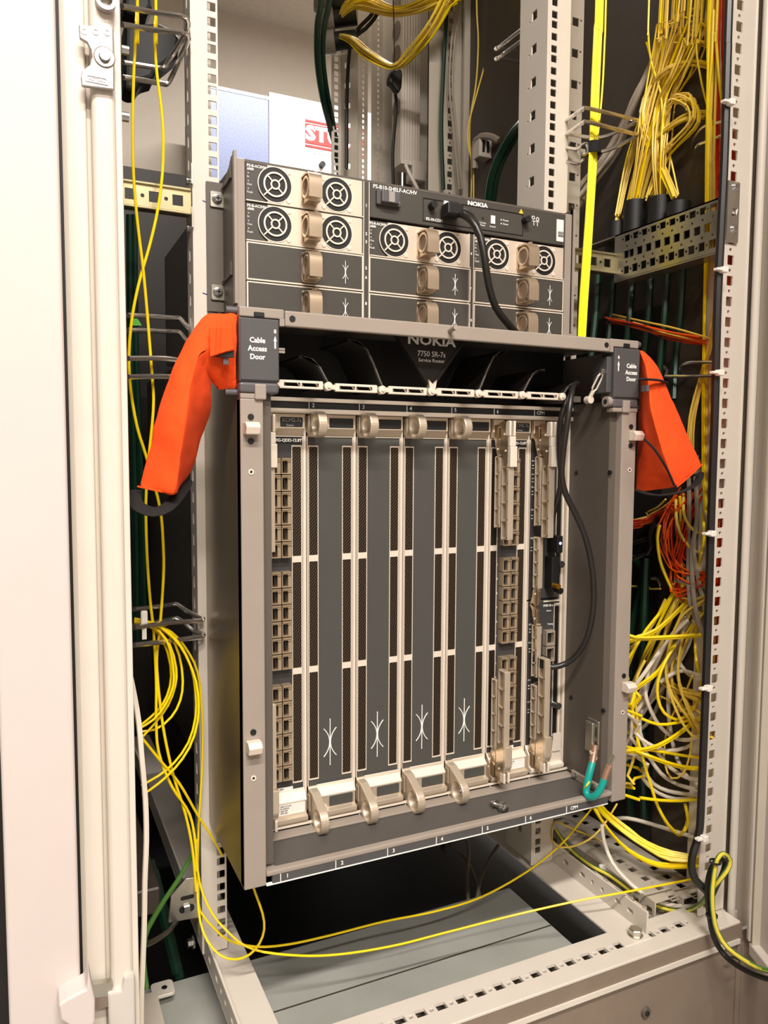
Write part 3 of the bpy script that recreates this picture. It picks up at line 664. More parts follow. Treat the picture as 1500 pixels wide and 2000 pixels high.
# bottom number bar below the cards, dividers between slots, end guide
bb = sub(R(MB().box(-0.2125, 0.2125, -0.084, -0.07, 0.3540, 0.3600), 'lower_number_bar', 'blackpanel'))
R(MB().box(-0.2125, 0.2125, -0.0865, -0.07, 0.3575, 0.3598), 'lower_rail', 'champl')
for k in range(1, 7):
    MB().box(S(k)-0.0004, S(k)+0.0004, -0.0848, -0.0838, 0.3542, 0.3578).build('slot_tick', 'white', bb)
for k in range(1, 7):
    R(MB().box(S(k)-0.0040, S(k)-0.0012, -0.0735, -0.05, 0.3605, 0.819), 'slot_divider', 'champl')
R(MB().box(-0.2125, 0.2125, -0.060, -0.05, 0.357, 0.82), 'slot_backing', 'black')
R(MB().box(0.2040, 0.2072, -0.0745, -0.06, 0.375, 0.819), 'end_guide', 'champl')
R(MB().box(0.2088, 0.2120, -0.0780, -0.06, 0.362, 0.819), 'end_guide', 'champl')
# earth lug bracket on the inner wall
c = PX(1160, 1432, 0.2125)
R(MB().box(0.2105, 0.2127, c[1]-0.011, c[1]+0.011, c[2]-0.018, c[2]+0.018), 'earth_plate', 'zinc', 0.0006)
for dz in (0.0095, -0.0075): R(MB().cyl((0.2105, c[1], c[2]+dz), (0.2045, c[1], c[2]+dz), 0.0052, 6), 'earth_nut', 'steel', 0.0008)
EARTH = c

# ------------------------------------------------------------------ modules in the slots
ZC = 0.352
def zz(z): return z-ZC
def cap_prof(top):
    if top: return [(0.0, zz(0.7950)), (-0.0015, zz(0.7955)), (-0.0085, zz(0.8025)), (-0.0085, zz(0.8185)), (0.0, zz(0.8185))]
    return [(0.0, zz(0.3945)), (-0.0020, zz(0.3945)), (-0.0105, zz(0.3850)), (-0.0105, zz(0.3695)), (-0.0165, zz(0.3680)), (-0.0165, zz(0.3640)), (-0.0145, zz(0.3612)), (0.0, zz(0.3612))]
MESHES = {}
def shared(key, fn):
    if key not in MESHES: MESHES[key] = fn()
    return MESHES[key]
def inst(key, fn, name, mat, parent, loc):
    me = shared(key, lambda: fn().mesh(key))
    if not me.materials: me.materials.append(M[mat])
    o = bpy.data.objects.new(name, me); COL.objects.link(o); o.parent = parent; o.location = loc
    return o
def mark(parent, x, z, s=1.0, yo=-0.0012):
    def arc(sg): return [(x+sg*(0.0006+0.0072*(t/1.0)**2.2)*s, yo, z+0.0165*s*t*k) for k in (-1,) for t in (1, .85, .7, .5, .3, .1)]+[(x+sg*(0.0006+0.0072*t**2.2)*s, yo, z+0.0165*s*t) for t in (.1, .3, .5, .7, .85, 1)]
    for nm, pts in (('mark_line', [(x, yo, z-0.0275*s), (x, yo, z+0.0275*s)]), ('mark_arc', arc(-1)), ('mark_arc', arc(1))):
        MB().tube(pts, 0.00062*max(s, .62), 5).build(nm, 'white', parent, loc=(0, 0, 0))
def vents(t, x0, x1, full=True, mat='mesh'):
    secs = ((0.6615, 0.7830), (0.5345, 0.6545), (0.4030, 0.5275))
    hl = [rsq((x0+x1)/2, zz((a+b)/2), x1-x0-0.0016, b-a, 0.0008, 2) for a, b in secs]
    fr = MB().plate((0, -0.0012, 0), (1, 0, 0), (0, 0, 1), (0, 1, 0), (x0, x1), (zz(0.4015), zz(0.7845)), hl, 0.0014).build('vent_frame', 'champl', t, loc=(0, 0, 0))
    for a, b in secs: MB().box(x0+0.0008, x1-0.0008, -0.0004, 0.0004, zz(a), zz(b)).build('vent_mesh', mat, fr, loc=(0, 0, 0))
def ring_handle(t, top):
    x0, x1 = 0.0005, 0.0105
    cy, cz, ro, ri = (-0.0262, zz(0.8068), 0.0142, 0.0110) if top else (-0.0300, zz(0.3665), 0.0152, 0.0116)
    n = 32
    if top: poly = [(-0.004, cz+ro*0.98), (cy, cz+ro)]+[(cy+math.cos(math.radians(a_))*ro, cz+math.sin(math.radians(a_))*ro) for a_ in range(100, 270, 10)]+[(cy, cz-ro), (-0.004, cz-ro*0.85)]
    else: poly = [(-0.002, zz(0.3930)), (-0.010, zz(0.3935)), (cy-0.006, cz+ro*0.93)]+[(cy+math.cos(math.radians(a_))*ro, cz+math.sin(math.radians(a_))*ro) for a_ in range(120, 270, 10)]+[(cy, cz-ro), (-0.008, cz-ro*0.55), (-0.002, zz(0.3640))]
    def hit(a_):      # distance from the loop's centre to its outline
        dx, dz = math.cos(a_), math.sin(a_); best = 0
        for i in range(len(poly)):
            (ax, az), (bx, bz) = poly[i], poly[(i+1) % len(poly)]; ex, ez = bx-ax, bz-az
            den = dx*ez-dz*ex
            if abs(den) < 1e-12: continue
            t_ = ((ax-cy)*ez-(az-cz)*ex)/den; u_ = ((ax-cy)*dz-(az-cz)*dx)/den
            if t_ > 0 and -1e-6 <= u_ <= 1+1e-6: best = max(best, t_)
        return best
    mb = MB(); vs_ = []
    for x_, r_in in ((x0, ri), (x1, ri*0.82)):
        for i in range(n): a_ = 2*math.pi*i/n; q = hit(a_); vs_.append((x_, cy+math.cos(a_)*q, cz+math.sin(a_)*q))
        for i in range(n): a_ = 2*math.pi*i/n; vs_.append((x_, cy+math.cos(a_)*r_in, cz+math.sin(a_)*r_in))
    fs = []
    for i in range(n):
        j = (i+1) % n
        fs += [(i, j, n+j, n+i), (2*n+i, 3*n+i, 3*n+j, 2*n+j), (i, 2*n+i, 2*n+j, j), (n+i, n+j, 3*n+j, 3*n+i)]
    mb.add(vs_, fs)
    h = mb.build('pull_handle', 'champ', t, 0.0010, 2, loc=(0, 0, 0))
    for k in range(3):
        fx = -0.0002+k*0.0022
        z0, z1 = (zz(0.7985), zz(0.8165)) if top else (zz(0.3705), zz(0.3885))
        MB().box(fx-0.0016, fx-0.0004, -0.0125, -0.005, z0, z1).build('grip_rib', 'champ', h, loc=(0, 0, 0))
    sz = zz(0.8068) if top else zz(0.3705)
    MB().cyl((0.0165, -0.015, sz), (0.0165, -0.006, sz), 0.0038, 14, 0.0046).build('thumb_screw', 'champl', h, loc=(0, 0, 0), smooth=True)
def module_base(name, label, cat, k, group, face):
    t = thing(name, label, cat, (S(k), -0.072, ZC), group)
    L0 = dict(loc=(0, 0, 0))
    MB().box(0.0008, 0.0552, 0.0, 0.012, zz(0.3945), zz(0.7950)).build('face_plate', face, t, **L0)
    for a, b in ((0.0002, 0.0011), (0.0549, 0.0558)): MB().box(a, b, -0.0012, 0.010, zz(0.3945), zz(0.7950)).build('side_rim', 'champl', t, **L0)
    MB().box(0.0008, 0.0552, -0.0012, 0.002, zz(0.7938), zz(0.7950)).build('top_rim', 'champl', t, **L0)
    MB().prism(cap_prof(True), 'x', 0.0004, 0.0556).build('top_cap', 'champ', t, 0.0006, 2, **L0)
    MB().prism(cap_prof(False), 'x', 0.0004, 0.0556).build('bottom_cap', 'champ', t, 0.0006, 2, **L0)
    MB().prism([(-0.0012, zz(0.3950)), (-0.0112, zz(0.3852)), (-0.0112, zz(0.3838)), (-0.0012, zz(0.3936))], 'x', 0.0110, 0.0556).build('lit_cap_slope', 'champl', t, **L0)  # paler slab paints the overhead light on the bottom cap's slope
    return t
def windows(t, x0=0.0235, x1=0.0528):
    L0 = dict(loc=(0, 0, 0))
    w1 = MB().prism(rsq((x0+x1)/2, zz(0.8095), x1-x0, 0.0112, 0.0012, 3), 'y', -0.0091, -0.0080).build('label_window', 'black', t, **L0)
    MB().plate((0, -0.0094, 0), (1, 0, 0), (0, 0, 1), (0, 1, 0), (x0-0.001, x1+0.001), (zz(0.8029), zz(0.8161)), [rsq((x0+x1)/2, zz(0.8095), x1-x0-0.0003, 0.0109, 0.0012, 3)], 0.0009).build('window_rim', 'champ', t, **L0)
    return w1
marked = ['second', 'third', 'fourth', 'fifth']
for i, k in enumerate(range(1, 5)):
    t = module_base('blank_panel', f'slate blank slot panel with two ring handles, {marked[i]} slot from the left flange', 'blank panel', k, 'blank slot panels of the router', 'slate')
    vents(t, 0.0018, 0.0136); vents(t, 0.0424, 0.0542)
    windows(t)
    MB().prism(rsq(0.0375, zz(0.3768), 0.0290, 0.0115, 0.0012, 3), 'y', -0.0112, -0.010).build('label_window', 'slate', t, loc=(0, 0, 0))
    ring_handle(t, True); ring_handle(t, False)
    mark(t, 0.0278, zz(0.4425), 1.0, -0.0006)

# port cages
def cage_mb():
    m = MB().plate((0, -0.0095, 0), (1, 0, 0), (0, 0, 1), (0, 1, 0), (0, 0.0108), (0, 0.0172), [[(0.0009, 0.0012), (0.0068, 0.0012), (0.0068, 0.0142), (0.0009, 0.0142)]], 0.0095)
    m.box(0.0, 0.0104, -0.0108, -0.0094, 0.0158, 0.0172)
    m.box(0.0058, 0.0104, -0.0112, -0.0094, 0.0138, 0.0148)
    return m
def cav_mb(): return MB().box(0.0009, 0.0068, -0.0035, -0.003, 0.0012, 0.0142)
def tongue_mb(): return MB().box(0.0030, 0.0042, -0.0085, -0.0045, 0.0035, 0.0125)
def ports(t, xa=0.0165, xb=0.0284):
    n = 1
    for z1 in (0.7703, 0.6457, 0.5185):
        for col, x in enumerate((xa, xb)):
            for r_ in range(6):
                z = zz(z1-0.0172-r_*0.01835)
                o = inst('port_cage', cage_mb, 'port_cage', 'cage', t, (x, 0, z))
                inst('port_cavity', cav_mb, 'port_cavity', 'cagein', o, (0, 0, 0))
                inst('port_tongue', tongue_mb, 'port_tongue', 'black', o, (0, 0, 0))
        for x in (xa-0.0028, xb+0.0128):
            for r_ in range(6):
                text('port_number', str((r_*2+1) % 10), x, -0.0004, zz(z1-0.009-r_*0.01835), 0.0034, 'white', t, local=True)

# ejector levers, standing in the plane of the slot's left edge
def lever(t, top, big, x0=0.0022, zt=None, length=None, flip=False):
    L0 = dict(loc=(0, 0, 0))
    if big: yb, yf, wd = -0.0225, -0.0370, 0.0082
    else: yb, yf, wd = -0.0080, -0.0195, 0.0066
    s = -1 if top else 1            # direction in which the arm runs away from its head
    if zt is None: zt = (0.7600 if big else 0.7720) if top else (0.4160 if big else 0.4050)
    if length is None: length = (0.0880 if big else 0.0860) if top else (0.0920 if big else 0.0880)
    z0, z1 = sorted((zt, zt+s*length)); za, zb_ = zz(z0), zz(z1)
    x1 = x0+wd
    m = MB().box(x0+wd*0.80, x0+wd*0.98, yf, yb, za, zb_)
    m.box(x0, x1, yf-0.0005, yf+0.0038, za, zb_); m.box(x0, x1, yb-0.0014, yb, za, zb_)
    nr = 4
    for i in range(nr+1):
        zr_ = za+(zb_-za)*i/nr; q = 0.0022
        m.prism([(yf, zr_+q*1.4-0.001), (yb, zr_-q*0.2-0.001), (yb, zr_-q*0.2+0.001), (yf, zr_+q*1.4+0.001)] if top else [(yf, zr_-0.001), (yb, zr_-0.001), (yb, zr_+0.001), (yf, zr_+0.001)], 'x', x0, x0+wd*0.9)
    arm = m.build('ejector_lever', 'champ', t, 0.0004, **L0)
    # head plate
    e = zz(zt)
    if top: hp = [(yb+0.010 if big else yb+0.006, e+0.052 if big else e+0.026), (yf+0.010, e+0.058 if big else e+0.030), (yf+0.001, e+0.048 if big else e+0.022), (yf+0.001, e+0.006), (yf+0.004, e-0.004), (yb-0.001, e+0.014), (yb+0.004 if big else yb, e+0.020)]
    else: hp = [(yb+0.004 if big else yb, e-0.012), (yb-0.001, e-0.004), (yf+0.004, e+0.006), (yf-0.001, e-0.004), (yf-0.001, e-0.042 if big else e-0.020), (yf+0.007, e-0.053 if big else e-0.026), (yb+0.008 if big else yb+0.005, e-0.044 if big else e-0.022)]
    hd = MB().prism(hp, 'x', x0-0.0004, x0+0.0045).build('lever_head', 'nickel', arm, 0.0005, **L0)
    if big:
        if top:
            MB().box(x0-0.0002, x0+0.0098, yf-0.0045, yf+0.003, e+0.0005, e+0.0255).build('lever_cap', 'champl', arm, 0.0008, 2, **L0)
            MB().box(x0-0.0002, x0+0.0085, yf-0.0030, yf+0.003, e+0.0258, e+0.0372).build('lever_cap', 'champl', arm, 0.0006, 2, **L0)
            za_, zb2 = e+0.0375, e+0.0560
        else:
            MB().box(x0-0.0002, x0+0.0098, yf-0.0045, yf+0.003, e-0.0270, e-0.0010).build('lever_cap', 'champ', arm, 0.0008, 2, **L0)
            MB().prism([(yf-0.0045, e-0.027), (yf+0.003, e-0.027), (yf+0.003, e-0.0345), (yf-0.001, e-0.0345)], 'x', x0-0.0002, x0+0.0090).build('lever_cap', 'champ', arm, 0.0006, 2, **L0)
            za_, zb2 = e-0.0480, e-0.0350
        for xx in (x0-0.0006, x0+0.0056):
            MB().box(xx, xx+0.0032, yf-0.0025, yf+0.007, za_, zb2).build('clevis_prong', 'champl', arm, 0.0012, 2, **L0)
    for i, (dy, dz) in enumerate(((0.006, 0.020), (0.009, 0.040)) if big else ((0.005, 0.010),)):
        zr_ = e+dz if top else e-dz*0.8
        MB().cyl((x0-0.0012, yf+dy, zr_), (x0, yf+dy, zr_), 0.0013, 10).build('lever_rivet', 'champl', arm, **L0)
    if big:      # hinge leaf towards the card edge
        a, b = (e+0.036, e+0.052) if top else (e-0.046, e-0.028)
        lf = MB().prism([(-0.0185, a), (-0.0185, b-0.003), (-0.0155, b), (-0.0, b), (-0.0, a)], 'x', x0-0.0022, x0-0.0006).build('hinge_leaf', 'nickel', arm, 0.0004, **L0)
        MB().cyl((x0-0.0032, -0.007, (a+b)/2), (x0-0.0022, -0.007, (a+b)/2), 0.0014, 10).build('leaf_rivet', 'champl', arm, **L0)
    return arm
def line_card(k, label, xl):
    t = module_base('line_card', label, 'line card', k, 'line cards of the router', 'board')
    vents(t, 0.0424, 0.0542, mat='mesh')
    if k: vents(t, 0.0018, 0.0126, mat='meshdark')
    w = windows(t, 0.0268)
    text('card_name', 'XCM2-7s', 0.0285, -0.0094, zz(0.8115), 0.0058, 'greyprint', t, 'LEFT', local=True)
    text('card_note', 'Status', 0.0340, -0.0094, zz(0.8060), 0.0034, 'greyprint', t, 'LEFT', local=True)
    MB().box(0.0125, 0.0548, -0.0006, 0.0, zz(0.7862), zz(0.7936)).build('name_strip', 'black', t, loc=(0, 0, 0))
    text('model_name', 's36-800G-QDD-12.8T', 0.0545, -0.0009, zz(0.7898), 0.0046, 'white', t, 'RIGHT', local=True, bold=0.00012)
    ports(t)
    lever(t, True, True, xl); lever(t, False, True, xl)
    if k: lever(t, True, False, xl-0.0005); lever(t, False, False, xl-0.0005)
    lb = MB().box(0.0225, 0.0535, -0.0112, -0.0104, zz(0.3708), zz(0.3828)).build('sticker', 'label', t, loc=(0, 0, 0))
    for r_ in range(4): text('sticker_text', ('3HE 15115 AA', 'SN NS2105', 'CLEI INIP', 'MFG 2021')[r_], 0.0245, -0.0114, zz(0.3812-r_*0.0026), 0.0021, 'black', lb, 'LEFT', local=True)
    lb = MB().box(0.0205, 0.0425, -0.0012, -0.0004, zz(0.3895), zz(0.3985)).build('sticker', 'label', t, loc=(0, 0, 0))
    for r_ in range(3): text('sticker_text', ('3HE 15820', 'SN NS21', 'REV 01')[r_], 0.022, -0.0014, zz(0.3968-r_*0.0025), 0.0021, 'black', lb, 'LEFT', local=True)
    return t
line_card(0, 'line card with bright ejector lever and champagne ports next to the left flange', 0.0042)
line_card(5, 'line card with ribbed ejector levers between blank panel and CPM slot', 0.0030)

# control processor modules in the last slot
def cpm(z0, z1, label, top):
    k = 6; t = thing('control_module', label, 'control card', (S(k), -0.072, ZC), 'control cards of the router')
    L0 = dict(loc=(0, 0, 0))
    MB().box(0.0008, 0.0530, 0.0, 0.012, zz(z0), zz(z1)).build('face_plate', 'board', t, **L0)
    MB().box(0.0002, 0.0011, -0.0012, 0.01, zz(z0), zz(z1)).build('side_rim', 'champl', t, **L0)
    fr = MB().plate((0, -0.0010, 0), (1, 0, 0), (0, 0, 1), (0, 1, 0), (0.0435, 0.0530), (zz(z0+0.006), zz(z1-0.006)), [rsq(0.04825, zz((z0+z1)/2), 0.008, z1-z0-0.0145, 0.0008, 2)], 0.0012).build('vent_frame', 'champl', t, **L0)
    MB().box(0.0442, 0.0523, -0.0003, 0.0003, zz(z0+0.007), zz(z1-0.007)).build('vent_mesh', 'meshdark', fr, **L0)
    for zc, w_, h_ in ([(0.7600, .010, .009), (0.7430, .010, .009), (0.7265, .010, .009), (0.6955, .011, .0125), (0.6540, .007, .022)] if top else [(0.5470, .010, .010), (0.5210, .008, .014), (0.4720, .011, .0125), (0.4400, .007, .018)]):
        o = MB().plate((0, -0.0040, 0), (1, 0, 0), (0, 0, 1), (0, 1, 0), (0.012, 0.012+w_), (zz(zc-h_/2), zz(zc+h_/2)), [sq(0.012+w_/2, zz(zc), w_-0.0022, h_-0.0022)], 0.004).build('socket', 'champ', t, **L0)
        MB().box(0.0131, 0.0109+w_, -0.0012, -0.0004, zz(zc-h_/2+.001), zz(zc+h_/2-.001)).build('socket_cavity', 'black', o, **L0)
        text('socket_text', 'Alarm' if zc > 0.7 else 'OES', 0.0035, -0.0004, zz(zc+h_/2+0.003), 0.0030, 'white', t, 'LEFT', local=True)
        for dz in (-0.002, 0.002): MB().box(0.0045, 0.0070, -0.0006, 0.0, zz(zc+dz-0.0005), zz(zc+dz+0.0005)).build('led_mark', 'white', t, **L0)
    if top:
        o = MB().box(0.0300, 0.0390, -0.022, 0.0, zz(0.6500), zz(0.6720)).build('usb_stick', 'black', t, 0.001, 2, **L0)
        MB().cyl((0.0345, -0.0228, zz(0.6625)), (0.0345, -0.0219, zz(0.6625)), 0.0018, 12).build('blue_light', 'led', o, **L0)
        o = MB().box(0.0270, 0.0390, -0.016, 0.0, zz(0.6020), zz(0.6440)).build('timing_block', 'black', t, 0.001, 2, **L0)
        MB().cyl((0.0300, -0.016, zz(0.6075)), (0.0300, -0.027, zz(0.6075)), 0.0034, 14).build('gold_jack', 'gold', o, smooth=True, **L0)
        MB().cyl((0.0330, -0.016, zz(0.6020)), (0.0345, -0.026, zz(0.6010)), 0.0042, 14).build('black_jack', 'black', o, smooth=True, **L0)
    else:
        for i, zc in enumerate((0.5360, 0.5150)):
            o = MB().plate((0, -0.0080, 0), (1, 0, 0), (0, 0, 1), (0, 1, 0), (0.0270, 0.0405), (zz(zc-0.0098), zz(zc+0.0098)), [sq(0.0335, zz(zc), 0.0105, 0.0145)], 0.008).build('network_jack', 'champ', t, **L0)
            MB().box(0.0283, 0.0387, -0.0022, -0.0012, zz(zc-.0072), zz(zc+.0072)).build('jack_cavity', 'black', o, **L0)
            for dz in (-0.004, 0.004): MB().box(0.0408, 0.0426, -0.0008, 0.0, zz(zc+dz-0.0012), zz(zc+dz+0.0012)).build('led_mark', 'white', t, **L0)
        text('model_name', '7750 SR-s CPM2', 0.0530, -0.0006, zz(0.5780), 0.0040, 'white', t, 'RIGHT', local=True, bold=0.0001)
        text('socket_text', 'Status', 0.0315, -0.0004, zz(0.5710), 0.0032, 'white', t, 'LEFT', local=True)
        text('socket_text', 'Timing', 0.0335, -0.0004, zz(0.5530), 0.0032, 'white', t, 'LEFT', local=True)
        MB().box(0.0262, 0.0530, -0.0014, 0.0, zz(0.5830), zz(0.5848)).build('top_rim', 'champl', t, **L0)
    zc = 0.6330 if top else 0.4440
    MB().cyl((0.0470, -0.011, zz(zc)), (0.0470, -0.001, zz(zc)), 0.0045, 14).build('thumb_screw', 'steel', t, smooth=True, **L0)
    return t
t = cpm(0.5880, 0.7945, 'upper control card with blue-lit stick and ribbed levers', True)
MB().prism(cap_prof(True), 'x', 0.0004, 0.0530).build('top_cap', 'champ', t, 0.0006, 2, loc=(0, 0, 0)); windows(t, 0.0268, 0.0500)
lever(t, True, True, 0.0035); lever(t, True, False, 0.0028)
lever(t, False, False, 0.0028, 0.6060, 0.064)
t = cpm(0.3945, 0.5860, 'lower control card with two network jacks and black cable', False)
MB().prism(cap_prof(False), 'x', 0.0004, 0.0530).build('bottom_cap', 'champl', t, 0.0006, 2, loc=(0, 0, 0))
lever(t, False, True, 0.0035, 0.4190, 0.098); lever(t, False, False, 0.0028, 0.4080, 0.070)
lever(t, True, False, 0.0028, 0.5560, 0.066)
MB().prism(rsq(0.044, zz(0.3965), 0.0125, 0.024, 0.001, 2), 'y', -0.0125, -0.0105).build('corner_bracket', 'champl', t, loc=(0, 0, 0))

# ------------------------------------------------------------------ power shelf
YS = -0.06; ZS0, ZS1 = 0.9145, 1.0870
ps = thing('power_shelf', 'dark four-unit power shelf with fan modules above the router', 'power shelf', (0, YS, ZS0))
def Sx(mb, n, m='shelfface', bv=0.0, sg=1, **k): return mb.build(n, m, ps, bv, sg, **k)
Sx(MB().box(-0.2205, 0.2205, -0.02, 0.40, ZS0, ZS1-0.001), 'shelf_body', 'innerdk')
for a, b in ((-0.2214, -0.2118), (0.2112, 0.2214)): Sx(MB().box(a, b, YS, -0.02, ZS0, ZS1), 'shelf_cheek', 'taupe', 0.0008)
Sx(MB().box(-0.2118, 0.2112, YS+0.001, -0.02, 1.0843, ZS1), 'top_lip', 'taupe_dark')
Sx(MB().box(-0.2118, 0.2112, YS+0.012, -0.02, ZS0, 1.0843), 'shelf_backing', 'black')
# rack ears
for s in (-1, 1):
    a, b = sorted((s*0.2214, s*0.2226))
    er = sub(Sx(MB().prism([(YS-0.001, ZS1+0.006), (-0.042, ZS1+0.006), (-0.022, ZS1-0.010), (0.0, ZS1-0.012), (0.0, 0.935), (YS-0.001, 0.935)], 'x', a, b), 'rack_ear', 'taupe_dark'))
    a, b = sorted((s*0.2220, s*0.2410))
    MB().box(a, b, -0.004, -0.0015, 0.935, ZS1-0.010).build('ear_flange', 'taupe_dark', er)
    MB().box(min(s*0.2214, s*0.2245), max(s*0.2214, s*0.2245), YS-0.003, YS+0.004, 0.935, ZS1+0.006).build('ear_edge', 'taupe', er)
    for zc in (1.0580, 0.9560):
        x = s*0.2300
        MB().prism(rsq(x+s*-0.001, zc, 0.0165, 0.0175, 0.002, 3), 'y', -0.0065, -0.004).build('screw_plate', 'zinc', er, 0.0004)
        MB().cyl((x-s*0.0005, -0.0065, zc), (x-s*0.0005, -0.0115, zc), 0.0058, 18, 0.0034).build('ear_screw', 'steel', er, smooth=True)
        for dx, dz in ((0.0028, 0.0007), (0.0007, 0.0028)): MB().box(x-s*0.0005-dx, x-s*0.0005+dx, -0.0118, -0.0105, zc-dz, zc+dz).build('screw_cross', 'black', er)
        MB().prism([(-0.046, zc+0.0265), (-0.025, zc+0.014), (-0.006, zc+0.012), (-0.006, zc+0.0105), (-0.030, zc+0.0105), (-0.046, zc+0.012)], 'x', min(s*0.2226, s*0.2250), max(s*0.2226, s*0.2250)).build('ear_gusset', 'taupe_dark', er)
# dividers with position numbers
for x0, nums in ((-0.0744, ((1.058, '1'), (1.0265, '2'), (1.0175, '3'), (0.9880, '5'), (0.9775, '6'), (0.9480, '8'))), (0.0658, ((1.0200, '4'), (0.9780, '7'), (0.9400, '10')))):
    zt = 1.0843 if x0 < 0 else 1.0435
    o = sub(Sx(MB().box(x0, x0+0.0068, YS+0.0006, -0.03, ZS0, zt), 'column_divider', 'shelfface'))
    for xx in (x0-0.0004, x0+0.0064): MB().box(xx, xx+0.0008, YS-0.0004, YS+0.004, ZS0, zt).build('divider_rim', 'champl', o)
    for z, n_ in nums: text('position_number', n_, x0+0.0034, YS+0.0003, z, 0.0048, 'white', o, bold=0.0001)
# control panel
cp = sub(Sx(MB().box(-0.0668, 0.2095, YS-0.001, -0.04, 1.0455, 1.0835), 'control_panel', 'shelfface', 0.0006))
text('panel_text', 'PS-B10-SHELF-AC/HV', -0.0635, YS-0.0012, 1.0803, 0.0062, 'white', cp, 'LEFT', bold=0.0001)
text('panel_logo', 'NOKIA', 0.0765, YS-0.0012, 1.0790, 0.0072, 'white', cp, bold=0.0003, sx=1.25)
rk = MB().box(-0.0602, -0.0300, YS-0.006, YS, 1.0600, 1.0765).build('rocker_frame', 'charcoal', cp, 0.0008, 2)
MB().box(-0.0560, -0.0340, YS-0.011, YS-0.005, 1.0618, 1.0748).build('rocker', 'hinge', cp, 0.001, 2)
MB().box(-0.0478, -0.0405, YS-0.0116, YS-0.0108, 1.0625, 1.0742).build('rocker_window', 'greyprint', cp)
text('rocker_mark', 'I', -0.0328, YS-0.0064, 1.0725, 0.0035, 'white', cp); text('rocker_mark', 'O', -0.0328, YS-0.0064, 1.0645, 0.0035, 'white', cp)
MB().plate((0, YS-0.0018, 0), (1, 0, 0), (0, 0, 1), (0, 1, 0), (0.0012, 0.1435), (1.0500, 1.0768), [rsq(0.07235, 1.0634, 0.1411, 0.0256, 0.002, 3)], 0.001).build('card_outline', 'blackpanel', cp)
text('card_text', 'PS-10-COM', 0.0055, YS-0.0012, 1.0530, 0.0046, 'white', cp, 'LEFT', bold=0.0001)
for x, z in ((0.0118, 1.0680), (0.1450, 1.0685)):
    MB().cyl((x, YS-0.001, z), (x, YS-0.011, z), 0.0042, 18).build('thumb_screw', 'black', cp, smooth=True)
MB().box(0.0285, 0.0345, YS-0.004, YS-0.001, 1.0595, 1.0765).build('jack_shell', 'white', cp, 0.0004)
MB().box(0.0345, 0.0480, YS-0.004, YS-0.001, 1.0590, 1.0770).build('jack_shell', 'black', cp)
MB().box(0.0955, 0.1015, YS-0.0022, YS-0.001, 1.0590, 1.0688).build('panel_window', 'label', cp)
MB().cyl((0.0842, YS-0.0016, 1.0640), (0.0842, YS-0.001, 1.0640), 0.0014, 10).build('reset_hole', 'black', cp)
text('tiny_text', 'Comms', 0.0842, YS-0.0012, 1.0585, 0.0030, 'white', cp); text('tiny_text', 'Reset', 0.0842, YS-0.0012, 1.0556, 0.0030, 'white', cp)
text('tiny_text', 'Shelf #', 0.0985, YS-0.0012, 1.0556, 0.0030, 'white', cp)
for z, s_ in ((1.0655, 'Power'), (1.0610, 'Status')):
    MB().annulus((0.1110, 0, z), 'y', 0.0010, 0.0006, YS-0.0014, YS-0.0009, 10).build('led_ring', 'white', cp); text('tiny_text', s_, 0.1135, YS-0.0012, z, 0.0032, 'white', cp, 'LEFT')
MB().prism([(0.1370, 1.0770), (0.1438, 1.0770), (0.1404, 1.0828)], 'y', YS-0.0014, YS-0.0009).build('warning_mark', 'warn', cp)
for x, z in ((0.159, 1.0745), (0.1655, 1.0735)): MB().annulus((x, 0, z), 'y', 0.0024, 0.0015, YS-0.0014, YS-0.0009, 14).build('esd_mark', 'white', cp)
for x in (0.1600, 0.1655): MB().box(x-0.0004, x+0.0004, YS-0.0014, YS-0.0009, 1.0650, 1.0705).build('esd_mark', 'white', cp)
MB().box(0.1575, 0.1680, YS-0.0014, YS-0.0009, 1.0700, 1.0708).build('esd_mark', 'white', cp)
st = MB().box(0.1955, 0.2065, YS-0.0016, YS-0.001, 1.0500, 1.0775).build('sticker', 'label', cp)
for r_ in range(5): text('sticker_text', 'NS2108F', 0.1985+r_*0.0017, YS-0.0018, 1.0590, 0.0019, 'black', cp, rot=(math.pi/2, math.pi/2, 0))

